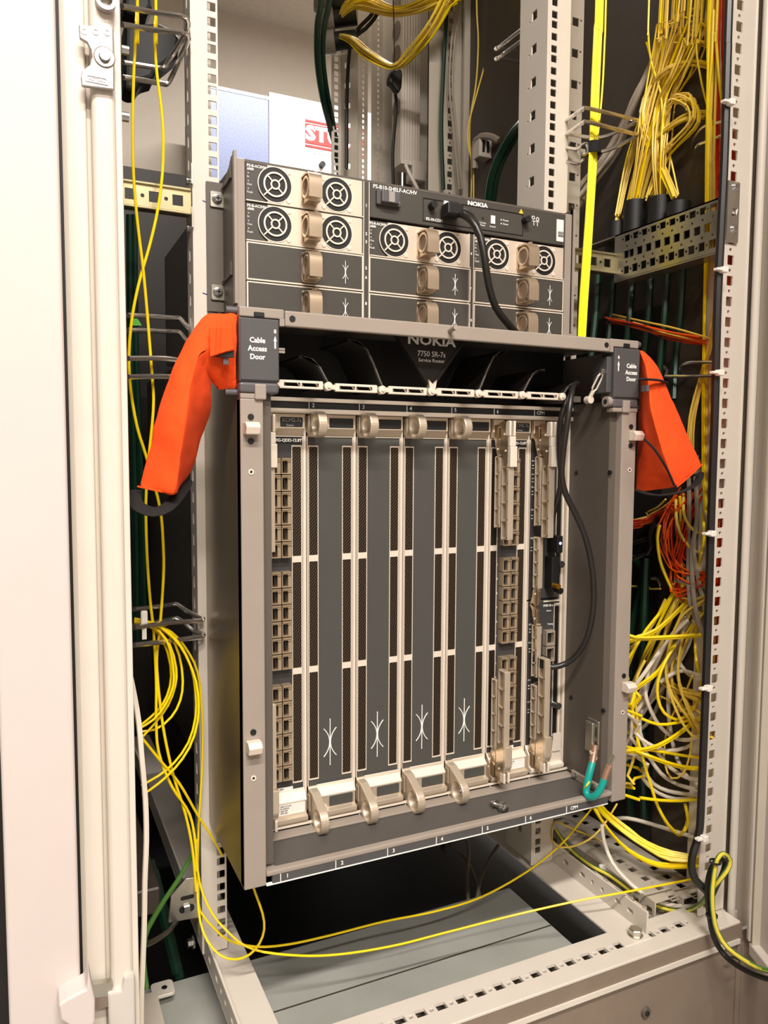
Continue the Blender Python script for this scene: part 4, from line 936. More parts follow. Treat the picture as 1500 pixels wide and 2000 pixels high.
# pluggable modules of the shelf
CW, RH = 0.1366, 0.0415
COLX = (-0.2114, -0.0680, 0.0730); ROWZ = (1.0440, 1.0025, 0.9610, 0.9195)
def shelf_handle(t):
    L0 = dict(loc=(0, 0, 0)); x = 0.0620
    bpl = MB().prism(rsq(x+0.0090, 0.0195, 0.0190, 0.0330, 0.0035, 4), 'y', -0.0030, 0.0).build('handle_plate', 'handle', t, 0.0006, 2, **L0)
    # hooked strap: leaves the top of the plate, comes forward and ends free
    pr = [(-0.002, 0.0335), (-0.016, 0.0335), (-0.0245, 0.0315), (-0.0292, 0.0260), (-0.0302, 0.0180), (-0.0302, 0.0045)]
    out = crom([(a, b, 0) for a, b in pr], 0.003); m_ = len(out)
    inner = []
    for i in range(m_):
        d_ = out[min(i+1, m_-1)]-out[max(i-1, 0)]; d_ /= np.linalg.norm(d_); inner.append(out[i]+np.array((-d_[1], d_[0], 0))*0.0020)
    sg_ = 1 if inner[m_//2][0] > out[m_//2][0] else -1
    inner = [o_*2-q_ if sg_ < 0 else q_ for o_, q_ in zip(out, inner)]
    MB().prism([(p[0], p[1]) for p in out]+[(p[0], p[1]) for p in inner[::-1]], 'x', x-0.0008, x+0.0138).build('pull_strap', 'handle', t, smooth=True, **L0)
    n = 22; cz, cy = 0.0185, -0.0145
    MB().annulus((0, cy, cz), 'x', 0.0118, 0.0088, x-0.0005, x+0.0022, n).build('finger_ring', 'handle', t, 0.0005, **L0)
    MB().prism([(x+0.0015, 0.0040), (x+0.0165, 0.0040), (x+0.0165, 0.0085), (x+0.0015, 0.0100)], 'y', -0.018, -0.003).build('handle_foot', 'handle', t, 0.001, 2, **L0)
    MB().prism([(x+0.0080, 0.0350), (x+0.0140, 0.0350), (x+0.0170, 0.0385), (x+0.0120, 0.0385)], 'y', -0.012, -0.002).build('release_tab', 'handle', t, 0.0006, **L0)
def psu(label):
    t = thing('power_supply', label, 'power supply', (0, 0, 0), 'fan power supplies in the shelf'); L0 = dict(loc=(0, 0, 0))
    MB().box(0.0004, CW-0.0004, 0.0012, 0.012, 0.0010, RH-0.0012).build('body_face', 'shelfface', t, **L0)
    fans = ((0.0322, 0.0205), (0.1036, 0.0205))
    MB().plate((0, -0.0006, 0), (1, 0, 0), (0, 0, 1), (0, 1, 0), (0.0240, CW-0.002), (0.0014, RH-0.0016), [circ(x, z, 0.0182, 28)[::1] for x, z in fans[1:]], 0.0016).build('fan_plate', 'rose', t, **L0)
    for x, z in fans:
        w = MB().cyl((x, -0.0007, z), (x, 0.0016, z), 0.0186, 32).build('fan_well', 'black', t, **L0)
        g = MB().annulus((x, 0, z), 'y', 0.0132, 0.0114, -0.0022, -0.0008, 32)
        g.annulus((x, 0, z), 'y', 0.0054, 0.0037, -0.0022, -0.0008, 20)
        for k in range(4):
            a = math.radians(45+90*k); c_, s_ = math.cos(a), math.sin(a)
            p0, p1, nx, nz = 0.0050, (0.0118 if k != 2 else 0.0180), -s_*0.0007, c_*0.0007
            g.prism([(x+c_*p0+nx, z+s_*p0+nz), (x+c_*p1+nx, z+s_*p1+nz), (x+c_*p1-nx, z+s_*p1-nz), (x+c_*p0-nx, z+s_*p0-nz)], 'y', -0.0022, -0.0008)
        g.build('fan_guard', 'champl', w, **L0)
        MB().annulus((x, 0, z), 'y', 0.0193, 0.0183, -0.0012, 0.0002, 36).build('well_rim', 'champl', w, **L0)
        MB().cyl((x, -0.0009, z), (x, -0.0006, z), 0.0036, 16).build('fan_hub', 'blackpanel', w, **L0)
        for sx_, sz in (((1, 1), (1, -1)) if x < 0.05 else ((1, 1), (1, -1), (-1, 1), (-1, -1))):
            MB().cyl((x+sx_*0.0152, -0.0006, z+sz*0.0152), (x+sx_*0.0152, -0.0016, z+sz*0.0152), 0.0029, 14, 0.0024).build('fan_screw', 'champl', t, smooth=True, **L0)
    shelf_handle(t)
    text('unit_text', 'PS-B-AC/HV', 0.0016, 0.0008, 0.0370, 0.0040, 'white', t, 'LEFT', local=True, bold=0.0001); text('unit_text', '6000', 0.0020, 0.0008, 0.0335, 0.0036, 'white', t, 'LEFT', local=True, bold=0.0001)
    for i, s_ in enumerate(('In', 'Out', 'Fault')):
        z = 0.0255-i*0.0080; text('led_text', s_, 0.0018, 0.0008, z, 0.0032, 'white', t, 'LEFT', local=True)
        MB().cyl((0.0032, 0.0006, z+0.0036), (0.0032, 0.0012, z+0.0036), 0.0006, 8).build('led_dot', 'white', t, **L0)
    MB().box(0.0004, CW-0.0004, -0.0008, 0.003, 0.0002, 0.0012).build('lower_rim', 'champl', t, **L0)
    return t
def sblank(label):
    t = thing('shelf_blank', label, 'blank panel', (0, 0, 0), 'blank covers in the shelf'); L0 = dict(loc=(0, 0, 0))
    MB().box(0.0016, CW-0.0016, -0.0004, 0.012, 0.0018, RH-0.0020).build('face_plate', 'shelfface', t, **L0)
    MB().plate((0, -0.0008, 0), (1, 0, 0), (0, 0, 1), (0, 1, 0), (0.0004, CW-0.0004), (0.0006, RH-0.0010), [sq(CW/2, RH/2-0.0002, CW-0.0036, RH-0.0044)], 0.004).build('edge_rim', 'champl', t, **L0)
    shelf_handle(t); mark(t, 0.1143, 0.0195, 0.46, -0.0010)
    return t
lab = {(0, 0): 'topmost power supply with two fans in the shelf\'s left column', (0, 1): 'second power supply with two fans down the left column',
       (1, 1): 'fan power supply under the rocker switch in the middle column', (2, 1): 'fan power supply in the right column behind the black cable',
       (0, 2): 'blank cover directly under the two left fan modules', (0, 3): 'lowest blank cover in the shelf\'s left column',
       (1, 2): 'blank cover under the middle fan module', (1, 3): 'lowest blank cover in the middle column', (2, 2): 'blank cover under the right fan module', (2, 3): 'lowest blank cover in the right column'}
protoP = protoB = None
for (c_, r_), l_ in lab.items():
    if r_ < 2 :
        if protoP is None: o = protoP = psu(l_)
        else: o = copy_tree(protoP)
    else:
        if protoB is None: o = protoB = sblank(l_)
        else: o = copy_tree(protoB)
    o['label'] = l_; o.location = (COLX[c_], YS, ROWZ[r_])

# ------------------------------------------------------------------ gear at the back and right side of the cabinet
cab_b(MB().box(-0.40, 0.215, 0.805, 0.810, 0.0, 1.36), 'added_dark_backing', 'innerdk')  # made-up dark sheet closing the open back so the gaps stay dark
q0, q1 = PY(838, 200, 0.52), PY(905, 200, 0.52)
hz = PY(875, 340, 0.52); hh = []
for k in range(0, 40):
    z = hz[2]-0.05+k*0.025
    if z < Z1-0.01: hh += [sq(hz[0]+0.004, z, 0.0115, 0.0115), circ(hz[0]+0.004, z+0.0125, 0.0022, 8)]
mp_ = sub(cab_b(MB().plate((0, 0.52, 0), (1, 0, 0), (0, 0, 1), (0, 1, 0), (q0[0], q1[0]), (1.0, Z1), hh, 0.002), 'middle_post', 'paint2'))
MB().box(q1[0]-0.002, q1[0]+0.0005, 0.505, 0.56, 1.0, Z1).build('post_return', 'inner', mp_)
for u0, u1, m_ in ((906, 927, 'paint2'), (946, 956, 'black'), (957, 974, 'inner')):
    a, b = PY(u0, 200, 0.50), PY(u1, 200, 0.50)
    cab_b(MB().box(a[0], b[0], 0.50, 0.506, 1.0, Z1), 'inner_strip', m_)
a, b = PY(930, 200, 0.49), PY(944, 200, 0.49)
cab_b(MB().plate((0, 0.49, 0), (1, 0, 0), (0, 0, 1), (0, 1, 0), (a[0], b[0]), (1.0, Z1), [sq((a[0]+b[0])/2+0.001, 1.1+k*0.025, 0.006, 0.011) for k in range(33)], 0.002), 'punched_strip', 'paint2')
# two ribbed socket strips
def socket_strip(label, u0, u1, ul, y, vbot, n, group):
    a, b = PY(u0, 150, y), PY(u1, 150, y); zb_ = PY(u0, vbot, y)[2]; yb = PX(ul, 150, a[0])[1]
    t = thing('socket_strip', label, 'socket strip', (a[0], y, zb_), group)
    MB().box(a[0], b[0], y+0.002, max(yb, y+0.02), zb_, Z1-0.02).build('strip_body', 'pdu', t)
    for i in range(n):
        x = a[0]+(b[0]-a[0])*(i+0.5)/n; w_ = (b[0]-a[0])/n*0.32
        MB().box(x-w_, x+w_, y-0.001, y+0.003, zb_+0.002, Z1-0.02).build('rib', 'pdu', t)
    MB().box(a[0]-0.001, b[0]+0.001, y-0.002, max(yb, y+0.02), zb_-0.006, zb_+0.003).build('end_cap', 'pdu', t)
    return t, a, b, zb_, yb
t, a, b, zb_, yb = socket_strip('ribbed white socket strip with round outlets behind the yellow fibre swag', 784, 821, 766, 0.66, 314, 7, 'socket strips')
for v in (12, 60, 107, 210):
    c = PX(775, v, a[0])
    MB().cyl((a[0]-0.0015, c[1], c[2]), (a[0]+0.001, c[1], c[2]), 0.019, 22).build('outlet', 'plinth', t)
b2 = PY(836, 150, 0.68); cab_b(MB().box(b[0]+0.003, b2[0], 0.68, 0.70, 1.2, Z1), 'inner_strip', 'paint')
c = PY(817, 335, 0.66)
bx_ = MB().box(c[0]-0.016, c[0]+0.016, 0.655, 0.69, c[2]-0.02, c[2]+0.02).build('junction_box', 'pdu', None, 0.002, 2); tag(bx_, 'small white junction box under the ribbed socket strip', 'junction box')
t, a, b, zb_, yb = socket_strip('ribbed white socket strip in shadow next to the right rail', 974, 1004, 968, 0.40, 258, 8, 'socket strips')
g = PY(1006, 150, 0.41); g2 = PY(1030, 150, 0.41)
cab_b(MB().box(g[0], g2[0]+0.02, 0.41, 0.415, 1.0, Z1), 'inner_strip', 'inner')
c = PY(946, 288, 0.42)
bx_ = MB().box(c[0]-0.014, c[0]+0.014, 0.415, 0.44, c[2]-0.02, c[2]+0.02).build('junction_box', 'pdu', None, 0.002, 2); tag(bx_, 'white box with two dark slots beside the bent grey conduit', 'junction box')
for dx in (-0.005, 0.005): MB().box(c[0]+dx-0.0025, c[0]+dx+0.0025, 0.4142, 0.4152, c[2]-0.011, c[2]+0.011).build('slot', 'black', wl(bx_, (0, 0, 0)))
# black wall of the inner right side, lower half
cab_b(MB().box(0.3995, 0.4015, -0.05, 0.80, 0.20, 0.99), 'side_cover', 'blackpanel')
cab_b(MB().box(0.30, 0.3995, 0.30, 0.305, 0.19, 0.99), 'inner_baffle', 'blackpanel')

# ------------------------------------------------------------------ chromed wire cable rings
def wire(name, label, paths, r=0.0027, group='chromed cable rings', mat='chrome'):
    pts0 = paths[0][0]; t = thing(name, label, 'cable ring', tuple(float(c) for c in pts0), group)
    for p in paths: MB().tube(crom(p, 0.006) if len(p) > 2 else p, r, 8).build('wire', mat, t, smooth=True)
    return t
def W(*p): return [PY(u, v, y) for u, v, y in p]
wire('cable_ring', 'chromed wire cable ring high on the left rail',
     [W((238, 12, -0.085), (300, 24, -0.05), (355, 32, -0.014), (366, 40, -0.012), (367, 52, -0.008), (360, 70, 0.0), (330, 118, 0.03), (322, 132, 0.035), (312, 133, 0.03), (240, 122, -0.03)),
      W((238, 48, -0.085), (300, 58, -0.05), (355, 64, -0.014), (368, 72, -0.012), (366, 82, -0.008), (358, 100, 0.0), (335, 150, 0.03), (326, 164, 0.035), (315, 163, 0.03), (240, 151, -0.03))])
wire('cable_ring', 'chromed wire cable ring behind the left orange sleeve',
     [W((250, 616, -0.03), (340, 621, 0.03), (352, 622, 0.035), (362, 634, 0.02), (375, 650, 0.0), (376, 700, -0.006), (368, 706, -0.01), (320, 700, -0.05), (250, 700, -0.085)),
      W((250, 645, -0.03), (338, 648, 0.03), (352, 650, 0.035), (362, 662, 0.02), (375, 680, 0.0), (377, 730, -0.006), (368, 737, -0.01), (320, 735, -0.05), (250, 736, -0.085))])
wire('cable_ring', 'chromed wire cable ring low on the left rail around the yellow loops',
     [W((262, 1190, -0.03), (330, 1182, 0.03), (345, 1180, 0.035), (360, 1190, 0.02), (378, 1200, 0.0), (394, 1206, -0.008), (396, 1211, -0.012), (385, 1213, -0.016), (330, 1217, -0.05), (262, 1226, -0.085)),
      W((262, 1222, -0.03), (330, 1211, 0.03), (345, 1207, 0.035), (360, 1216, 0.02), (378, 1232, 0.0), (396, 1238, -0.008), (396, 1243, -0.012), (385, 1245, -0.016), (330, 1252, -0.05), (262, 1260, -0.085))])
wire('cable_ring', 'chromed wire cable ring around the bright yellow ribbon right of the rail',
     [W((1106, 235, 0.0), (1138, 214, -0.04), (1150, 212, -0.046), (1236, 233, -0.03), (1243, 236, -0.02), (1236, 242, -0.01), (1175, 268, 0.03), (1108, 262, 0.06)),
      W((1106, 262, 0.0), (1138, 241, -0.04), (1150, 239, -0.046), (1236, 261, -0.03), (1243, 264, -0.02), (1236, 270, -0.01), (1175, 296, 0.03), (1108, 290, 0.06))])
wire('cable_ring', 'small chromed wire loop below the bright ribbon ring',
     [W((1106, 288, 0.0), (1128, 291, -0.02), (1134, 284, -0.03), (1146, 280, -0.03), (1148, 298, -0.03), (1136, 302, -0.03), (1130, 294, -0.03)),
      W((1106, 315, 0.0), (1130, 320, -0.01), (1140, 310, -0.02))], 0.0022)
wire('cable_ring', 'pair of chromed wires crossing in front of the ribbed strip',
     [W((1024, 54, 0.06), (976, 92, 0.12), (975, 95, 0.13), (1024, 104, 0.30)), W((1024, 76, 0.06), (976, 112, 0.12), (975, 115, 0.13), (1024, 124, 0.30))], 0.003)
wire('cable_ring', 'dark wire cable ring at the right post beside the glands',
     [W((1410, 238, -0.17), (1375, 248, -0.13), (1356, 272, -0.10), (1352, 292, -0.08), (1362, 300, -0.07)), W((1410, 265, -0.17), (1385, 275, -0.14), (1362, 285, -0.12), (1358, 300, -0.10))], 0.0022)
wire('cable_ring', 'dark wire cable ring at the right post beside the right orange sleeve',
     [W((1405, 708, -0.17), (1350, 708, -0.12), (1333, 714, -0.10), (1331, 728, -0.09), (1340, 738, -0.09)), W((1405, 734, -0.17), (1350, 735, -0.12), (1300, 735, -0.08)), W((1293, 714, -0.06), (1303, 724, -0.06), (1299, 737, -0.06))], 0.0024)
wire('cable_ring', 'chromed wire cable ring under the right orange sleeve',
     [W((1396, 1152, -0.17), (1345, 1141, -0.13), (1320, 1134, -0.11), (1317, 1145, -0.10)), W((1396, 1180, -0.17), (1345, 1168, -0.13), (1332, 1167, -0.12)), W((1272, 1130, -0.04), (1285, 1132, -0.05), (1290, 1147, -0.05), (1282, 1157, -0.04), (1270, 1152, -0.03))], 0.0024)

# ------------------------------------------------------------------ orange sleeves on the cable doors
def loft(rows, seg=6, step=0.008):
    nr = len(rows[0]); cols = [crom([r_[k] for r_ in rows], 0.01) for k in range(nr)]
    n = min(len(c_) for c_ in cols)
    def res(c_): idx = np.linspace(0, len(c_)-1, 26); return [c_[int(i)]+(c_[min(int(i)+1, len(c_)-1)]-c_[int(i)])*(i-int(i)) for i in idx]
    cols = [res(c_) for c_ in cols]; rings = []
    for i in range(26):
        ctl = [cols[k][i] for k in range(nr)]; ring = []
        for k in range(nr):
            p0, p1, p2, p3 = ctl[k-1], ctl[k], ctl[(k+1) % nr], ctl[(k+2) % nr]
            for j in range(seg):
                t_ = j/seg; cr = 0.5*((2*p1)+(-p0+p2)*t_+(2*p0-5*p1+4*p2-p3)*t_*t_+(-p0+3*p1-3*p2+p3)*t_**3)
                li = p1*(1-t_)+p2*t_; ring.append(li*0.72+cr*0.28)
        rings.append(ring)
    m = len(rings[0]); rs = random.Random(5)
    vs = [p+np.array((rs.uniform(-1, 1), rs.uniform(-1, 1), rs.uniform(-1, 1)))*0.0004 for r_ in rings for p in r_]
    fs = [(i*m+k, i*m+(k+1) % m, (i+1)*m+(k+1) % m, (i+1)*m+k) for i in range(25) for k in range(m)]
    return MB().add(vs, fs)
def rowp(L, Md, R_, yl, ym, yr, yb): 
    a, b, c_ = PY(*L, yl), PY(*Md, ym), PY(*R_, yr); k = (PY(*L, yb)*0.4+PY(*R_, yb)*0.6)
    return [a, b, c_, k]
sl = thing('orange_sleeve', 'crumpled orange cloth cable sleeve with black strap at the left door', 'cable sleeve', tuple(PY(310, 960, -0.15)), 'orange cable sleeves')
rows = [rowp((463, 614), (463, 690), (463, 762), -0.155, -0.158, -0.150, -0.11),
        rowp((448, 610), (447, 680), (448, 762), -0.155, -0.166, -0.150, -0.105),
        rowp((424, 611), (420, 680), (425, 763), -0.155, -0.172, -0.150, -0.10),
        rowp((398, 616), (392, 690), (413, 745), -0.155, -0.182, -0.150, -0.10),
        rowp((366, 660), (378, 730), (413, 775), -0.160, -0.186, -0.150, -0.10),
        rowp((337, 716), (366, 790), (412, 808), -0.165, -0.196, -0.135, -0.10),
        rowp((310, 790), (358, 845), (398, 850), -0.168, -0.198, -0.132, -0.10),
        rowp((290, 880), (352, 905), (376, 915), -0.170, -0.196, -0.138, -0.11),
        rowp((270, 952), (341, 967), (352, 948), -0.170, -0.192, -0.145, -0.12)]
o = loft(rows); me_o = o.build('sleeve_cloth', 'orange', sl, smooth=True)
so = me_o.modifiers.new('thick', 'SOLIDIFY'); so.thickness = 0.0016
cl = bpy.data.textures.new('cloth_folds', 'CLOUDS'); cl.noise_scale = 0.035
sbd = me_o.modifiers.new('fine', 'SUBSURF'); sbd.levels = 1; sbd.render_levels = 1
dsp = me_o.modifiers.new('folds', 'DISPLACE'); dsp.texture = cl; dsp.strength = 0.006; dsp.mid_level = 0.5; dsp.texture_coords = 'LOCAL'
MB().tube(crom(W((264, 958, -0.165), (263, 975, -0.172), (272, 990, -0.182), (300, 1000, -0.19), (325, 992, -0.188), (345, 972, -0.172), (360, 950, -0.15), (362, 938, -0.135), (352, 935, -0.125), (340, 946, -0.12)), 0.004), 0.0062, 10, flat=0.22).build('strap', 'webbing', sl, smooth=True)
MB().prism([(-0.0155, 0), (-0.008, 0), (-0.008, 0.009), (-0.0155, 0.009)], 'y', 0, 0.001)
c = PY(440, 706, -0.171); MB().box(c[0]-0.0025, c[0]+0.0025, -0.1735, -0.170, c[2]-0.003, c[2]+0.003).build('buckle_tab', 'hinge', sl)
c = PY(443, 692, -0.172); MB().prism([(c[0]-0.012, c[2]-0.003), (c[0]+0.006, c[2]+0.004), (c[0]+0.006, c[2]-0.003)], 'y', -0.176, -0.171).build('flap_gap', 'black', sl)
MB().prism(py_poly([(408, 640), (452, 640), (456, 682), (432, 690), (410, 697)], -0.178), 'y', -0.1795, -0.1775).build('flap', 'orange', sl, 0.0004)
sr = thing('orange_sleeve', 'wide orange cloth cable sleeve with black strap at the right door', 'cable sleeve', tuple(PY(1300, 950, -0.12)), 'orange cable sleeves')
rows = [rowp((1249, 700), (1252, 684), (1256, 686), -0.150, -0.160, -0.145, -0.12),
        rowp((1249, 745), (1266, 735), (1284, 712), -0.146, -0.180, -0.158, -0.12),
        rowp((1247, 800), (1272, 800), (1303, 757), -0.144, -0.196, -0.170, -0.12),
        rowp((1244, 870), (1288, 862), (1334, 826), -0.142, -0.204, -0.182, -0.13),
        rowp((1242, 935), (1309, 925), (1360, 880), -0.142, -0.206, -0.190, -0.14),
        rowp((1241, 962), (1321, 952), (1372, 908), -0.142, -0.204, -0.192, -0.145)]
o2 = loft(rows).build('sleeve_cloth', 'orange', sr, smooth=True)
so = o2.modifiers.new('thick', 'SOLIDIFY'); so.thickness = 0.0016
sbd = o2.modifiers.new('fine', 'SUBSURF'); sbd.levels = 1; sbd.render_levels = 1
dsp = o2.modifiers.new('folds', 'DISPLACE'); dsp.texture = cl; dsp.strength = 0.004; dsp.mid_level = 0.5; dsp.texture_coords = 'LOCAL'
MB().tube(crom(W((1240, 957, -0.150), (1280, 967, -0.195), (1320, 963, -0.208), (1350, 952, -0.205), (1364, 938, -0.19), (1366, 925, -0.175), (1352, 930, -0.155)), 0.004), 0.0052, 10, flat=0.25).build('strap', 'webbing', sr, smooth=True)
MB().tube(crom(W((1252, 741, -0.165), (1266, 741, -0.194), (1288, 743, -0.186), (1301, 747, -0.172)), 0.004), 0.0030, 8, flat=0.5).build('strap', 'webbing', sr, smooth=True)
MB().tube(crom(W((1258, 857, -0.200), (1280, 880, -0.209), (1302, 915, -0.209), (1317, 948, -0.207)), 0.004), 0.0014, 6).build('seam_gap', 'webbing', sr, smooth=True)
c = PY(1258, 759, -0.192); MB().box(c[0]-0.002, c[0]+0.002, -0.198, -0.190, c[2]-0.0035, c[2]+0.0035).build('buckle_tab', 'hinge', sr)

# stitching and hems on the sleeves
for u0, v0, u1, v1, y in ((424, 622, 421, 690, -0.1805), (432, 622, 430, 690, -0.1808), (456, 625, 457, 760, -0.1625)):
    st_ = MB()
    for k in range(0, 24):
        a, b = [PY(u0+(u1-u0)*t_, v0+(v1-v0)*t_, y) for t_ in (k/24, (k+0.5)/24)]; st_.tube([a, b], 0.0003, 4)
    o = st_.build('stitching', 'orc', sl); o['kind'] = 'stuff'
MB().tube(crom(W((269, 950, -0.1720), (300, 957, -0.1835), (340, 965, -0.1870)), 0.01), 0.0009, 5).build('hem', 'orange', sl, smooth=True)
MB().tube(crom(W((1322, 951, -0.2060), (1345, 932, -0.2040), (1371, 907, -0.1960)), 0.01), 0.0009, 5).build('hem', 'orange', sr, smooth=True)
# ------------------------------------------------------------------ cables
rnd = random.Random(7)
def CP(p):      # a cable point, kept inside the cabinet's right side wall
    if len(p) == 4: return PX(*p[:3])
    q = PY(*p); lim = 0.372+0.02*rnd.random()
    return PX(p[0], p[1], lim) if q[0] > 0.392 and q[1] > -0.17 and q[1] < 0.35 else q
def run_on(P_, pts):      # carry cables on to the roof or back into the cabinet past the last seen point
    for end in (0, -1):
        u, v = pts[end][0], pts[end][1]; q = None; e = P_[end]
        if v < 0 and e[2] < 1.93: q = np.array((e[0], e[1], 1.94))
        elif 1170 <= u <= 1248 and 950 < v < 1570 and e[1] > -0.13: q = np.array((0.283+0.012*rnd.random(), 0.16, e[2]-0.02))
        if q is not None: P_ = [q]+P_ if end == 0 else P_+[q]
    return P_
def cable(name, label, pts, r, mat, group=None, cat='cable', n=7):
    P_ = run_on([CP(p) for p in pts], pts)
    o = MB().tube(crom(P_, 0.010), r, n).build(name, mat, None, smooth=True)
    return tag(o, label, cat, group)
def strands(n, pts, spread, r, mats, name, label, group, wob=0.35, cat='fibre cable', flat=None, keep=1.0):
    P_ = [CP(p) for p in pts]; n0 = len(P_)
    sp = list(spread) if hasattr(spread, '__len__') else [spread]*n0
    P2 = run_on(P_, pts)
    if len(P2) > n0:
        if P2[0] is not P_[0]: sp = [sp[0]]+sp
        if P2[-1] is not P_[-1]: sp = sp+[sp[-1]]
    P_ = P2
    for i in range(n):
        if flat is not None: base = np.array(flat)*(i/(max(n-1, 1))-0.5)*2
        else:
            a, q = rnd.uniform(0, 6.283), math.sqrt(rnd.random()); base = np.array((math.cos(a)*q, rnd.uniform(-0.8, 0.8), math.sin(a)*q*0.8))
        pp = []
        for k, p in enumerate(P_):
            j = np.array((rnd.uniform(-1, 1), rnd.uniform(-1, 1), rnd.uniform(-1, 1)))*wob
            q = p+(base+j)*sp[k]
            if q[1] < 0.35 and q[1] > -0.17: q[0] = min(q[0], 0.398-0.004*rnd.random())
            pp.append(q)
        m_ = mats[i % len(mats)]
        o = MB().tube(crom(pp, 0.014), r, 5).build(name, m_, None, smooth=True)
        tag(o, label, cat, group)
FR = 0.00135
# left side of the rack
GL = 'yellow fibres on the left side'
cable('fibre_cable', 'yellow fibre hanging nearest the left post down past the sleeve', [(268, -20, -0.05), (267, 20, -0.05), (265, 70, -0.05), (261, 150, -0.05), (259, 260, -0.05), (261, 345, -0.05), (268, 430, -0.05), (280, 530, -0.05), (289, 630, -0.05), (296, 720, -0.05), (300, 780, -0.05), (297, 830, -0.05), (290, 900, -0.05), (285, 980, -0.05), (287, 1080, -0.05), (293, 1170, -0.05), (300, 1235, -0.05), (305, 1330, -0.05), (305, 1410, -0.05), (310, 1470, -0.05), (335, 1535, -0.05), (370, 1590, -0.04), (382, 1650, -0.035), (384, 1700, -0.03)], FR*1.15, 'ylw', GL)
cable('fibre_cable', 'yellow fibre that bows out right before crossing the other above the sleeve', [(304, -20, -0.03), (304, 30, -0.03), (302, 70, -0.03), (306, 140, -0.03), (315, 210, -0.03), (319, 270, -0.03), (317, 340, -0.03), (308, 410, -0.035), (292, 480, -0.04), (272, 550, -0.05), (258, 620, -0.06), (252, 690, -0.06), (255, 760, -0.06), (268, 835, -0.06), (285, 890, -0.055), (312, 990, -0.05), (319, 1070, -0.05), (319, 1130, -0.05), (312, 1230, -0.05), (306, 1290, -0.05), (312, 1370, -0.05), (322, 1440, -0.05), (340, 1520, -0.045), (362, 1590, -0.04), (376, 1660, -0.035), (383, 1740, -0.03)], FR*1.15, 'ylw', GL)
GLo = 'yellow fibre loops at the low left ring'
for i, pts in enumerate(([(262, 1212), (290, 1222), (318, 1250), (333, 1300), (332, 1340), (318, 1375), (295, 1400), (270, 1420)],
        [(262, 1216), (300, 1226), (330, 1256), (344, 1305), (342, 1340), (328, 1378), (303, 1412), (272, 1446)],
        [(262, 1214), (295, 1222), (325, 1250), (338, 1302), (338, 1340), (322, 1378), (299, 1406), (270, 1424)],
        [(290, 1214), (330, 1240), (350, 1280), (357, 1330), (352, 1368), (335, 1400), (305, 1424), (272, 1429)],
        [(262, 1208), (310, 1221), (347, 1253), (372, 1300), (382, 1350), (382, 1400), (368, 1450), (340, 1490), (310, 1515), (276, 1534)],
        [(262, 1210), (315, 1226), (352, 1262), (376, 1310), (387, 1355), (386, 1410), (370, 1460), (342, 1500), (310, 1530), (278, 1553)])):
    cable('fibre_cable', ['innermost yellow fibre loop below the low left ring', 'second yellow fibre loop crossing the long strands', 'yellow fibre loop lying against the innermost loop', 'middle yellow fibre loop with flat bottom', 'wide yellow fibre loop ending at the post', 'widest yellow fibre loop reaching the left rail'][i],
          [(u, v, -0.045-0.006*(i % 3)) for u, v in pts], FR, 'ylw', GLo)
cable('fibre_cable', 'yellow fibre running straight down along the left rail to the floor', [(300, 1216, -0.05), (335, 1235, -0.045), (362, 1265, -0.03), (385, 1310, -0.02), (393, 1370, -0.015), (396, 1440, -0.012), (393, 1530, -0.012), (388, 1610, -0.012), (386, 1690, -0.012), (386, 1740, -0.012), (391, 1780, -0.02), (420, 1815, -0.03), (450, 1838, -0.04), (500, 1849, -0.05), (560, 1845, -0.055), (640, 1828, -0.06), (750, 1800, -0.06), (850, 1780, -0.06), (940, 1752, -0.055), (1030, 1702, -0.05), (1095, 1650, -0.04), (1130, 1610, -0.03), (1155, 1580, -0.02), (1170, 1555, -0.01)], FR, 'ylw', 'yellow fibres across the cabinet floor')
cable('fibre_cable', 'lower yellow fibre sagging across the grey base plate to the right post', [(384, 1640, -0.03), (386, 1700, -0.03), (396, 1745, -0.03), (415, 1785, -0.04), (440, 1815, -0.05), (480, 1848, -0.07), (540, 1863, -0.08), (640, 1866, -0.085), (760, 1849, -0.09), (880, 1819, -0.095), (1010, 1786, PZ(1010, 1786, 0.192)[1]), (1130, 1759, PZ(1130, 1759, 0.206)[1]), (1190, 1748, PZ(1190, 1748, 0.211)[1]), (1260, 1735, PZ(1260, 1735, 0.211)[1]), (1352, 1717, PZ(1352, 1717, 0.205)[1])], FR, 'ylw', 'yellow fibres across the cabinet floor')
cable('fibre_cable', 'yellow fibre loop hanging under the router\'s lower left corner', [(489, 1715, -0.10), (500, 1748, -0.10), (513, 1785, -0.10), (516, 1815, -0.10), (507, 1842, -0.09), (488, 1864, -0.08), (460, 1874, -0.07), (430, 1866, -0.06), (405, 1838, -0.05), (391, 1800, -0.04), (386, 1750, -0.03), (386, 1690, -0.02)], FR, 'ylw', 'yellow fibres across the cabinet floor')
cable('fibre_cable', 'short yellow fibre slanting from the left post behind the chassis corner', [(276, 1440, -0.06), (310, 1482, -0.055), (350, 1530, -0.045), (385, 1590, -0.03), (420, 1645, -0.015), (434, 1672, -0.006)], FR*1.1, 'ylw', GLo)
cable('power_cable', 'pale grey cable running down the inside edge of the left post', [(248, 1290, -0.10), (260, 1345, -0.13), (271, 1410, -0.16), (277, 1480, -0.17), (284, 1560, -0.17), (286, 1640, -0.17), (283, 1720, -0.17), (282, 1800, -0.17), (279, 1880, -0.17), (276, 1960, -0.17), (276, 2040, -0.17)], 0.0026, 'whtc', None)
cable('earth_cable', 'green-yellow earth cable slanting below the left rail', [(386, 1640, 0.03), (372, 1675, 0.0), (350, 1715, -0.04), (320, 1760, -0.08), (296, 1800, -0.12), (283, 1830, -0.14), (280, 1880, -0.15), (286, 1930, -0.15)], 0.0026, 'earthgrn', None)
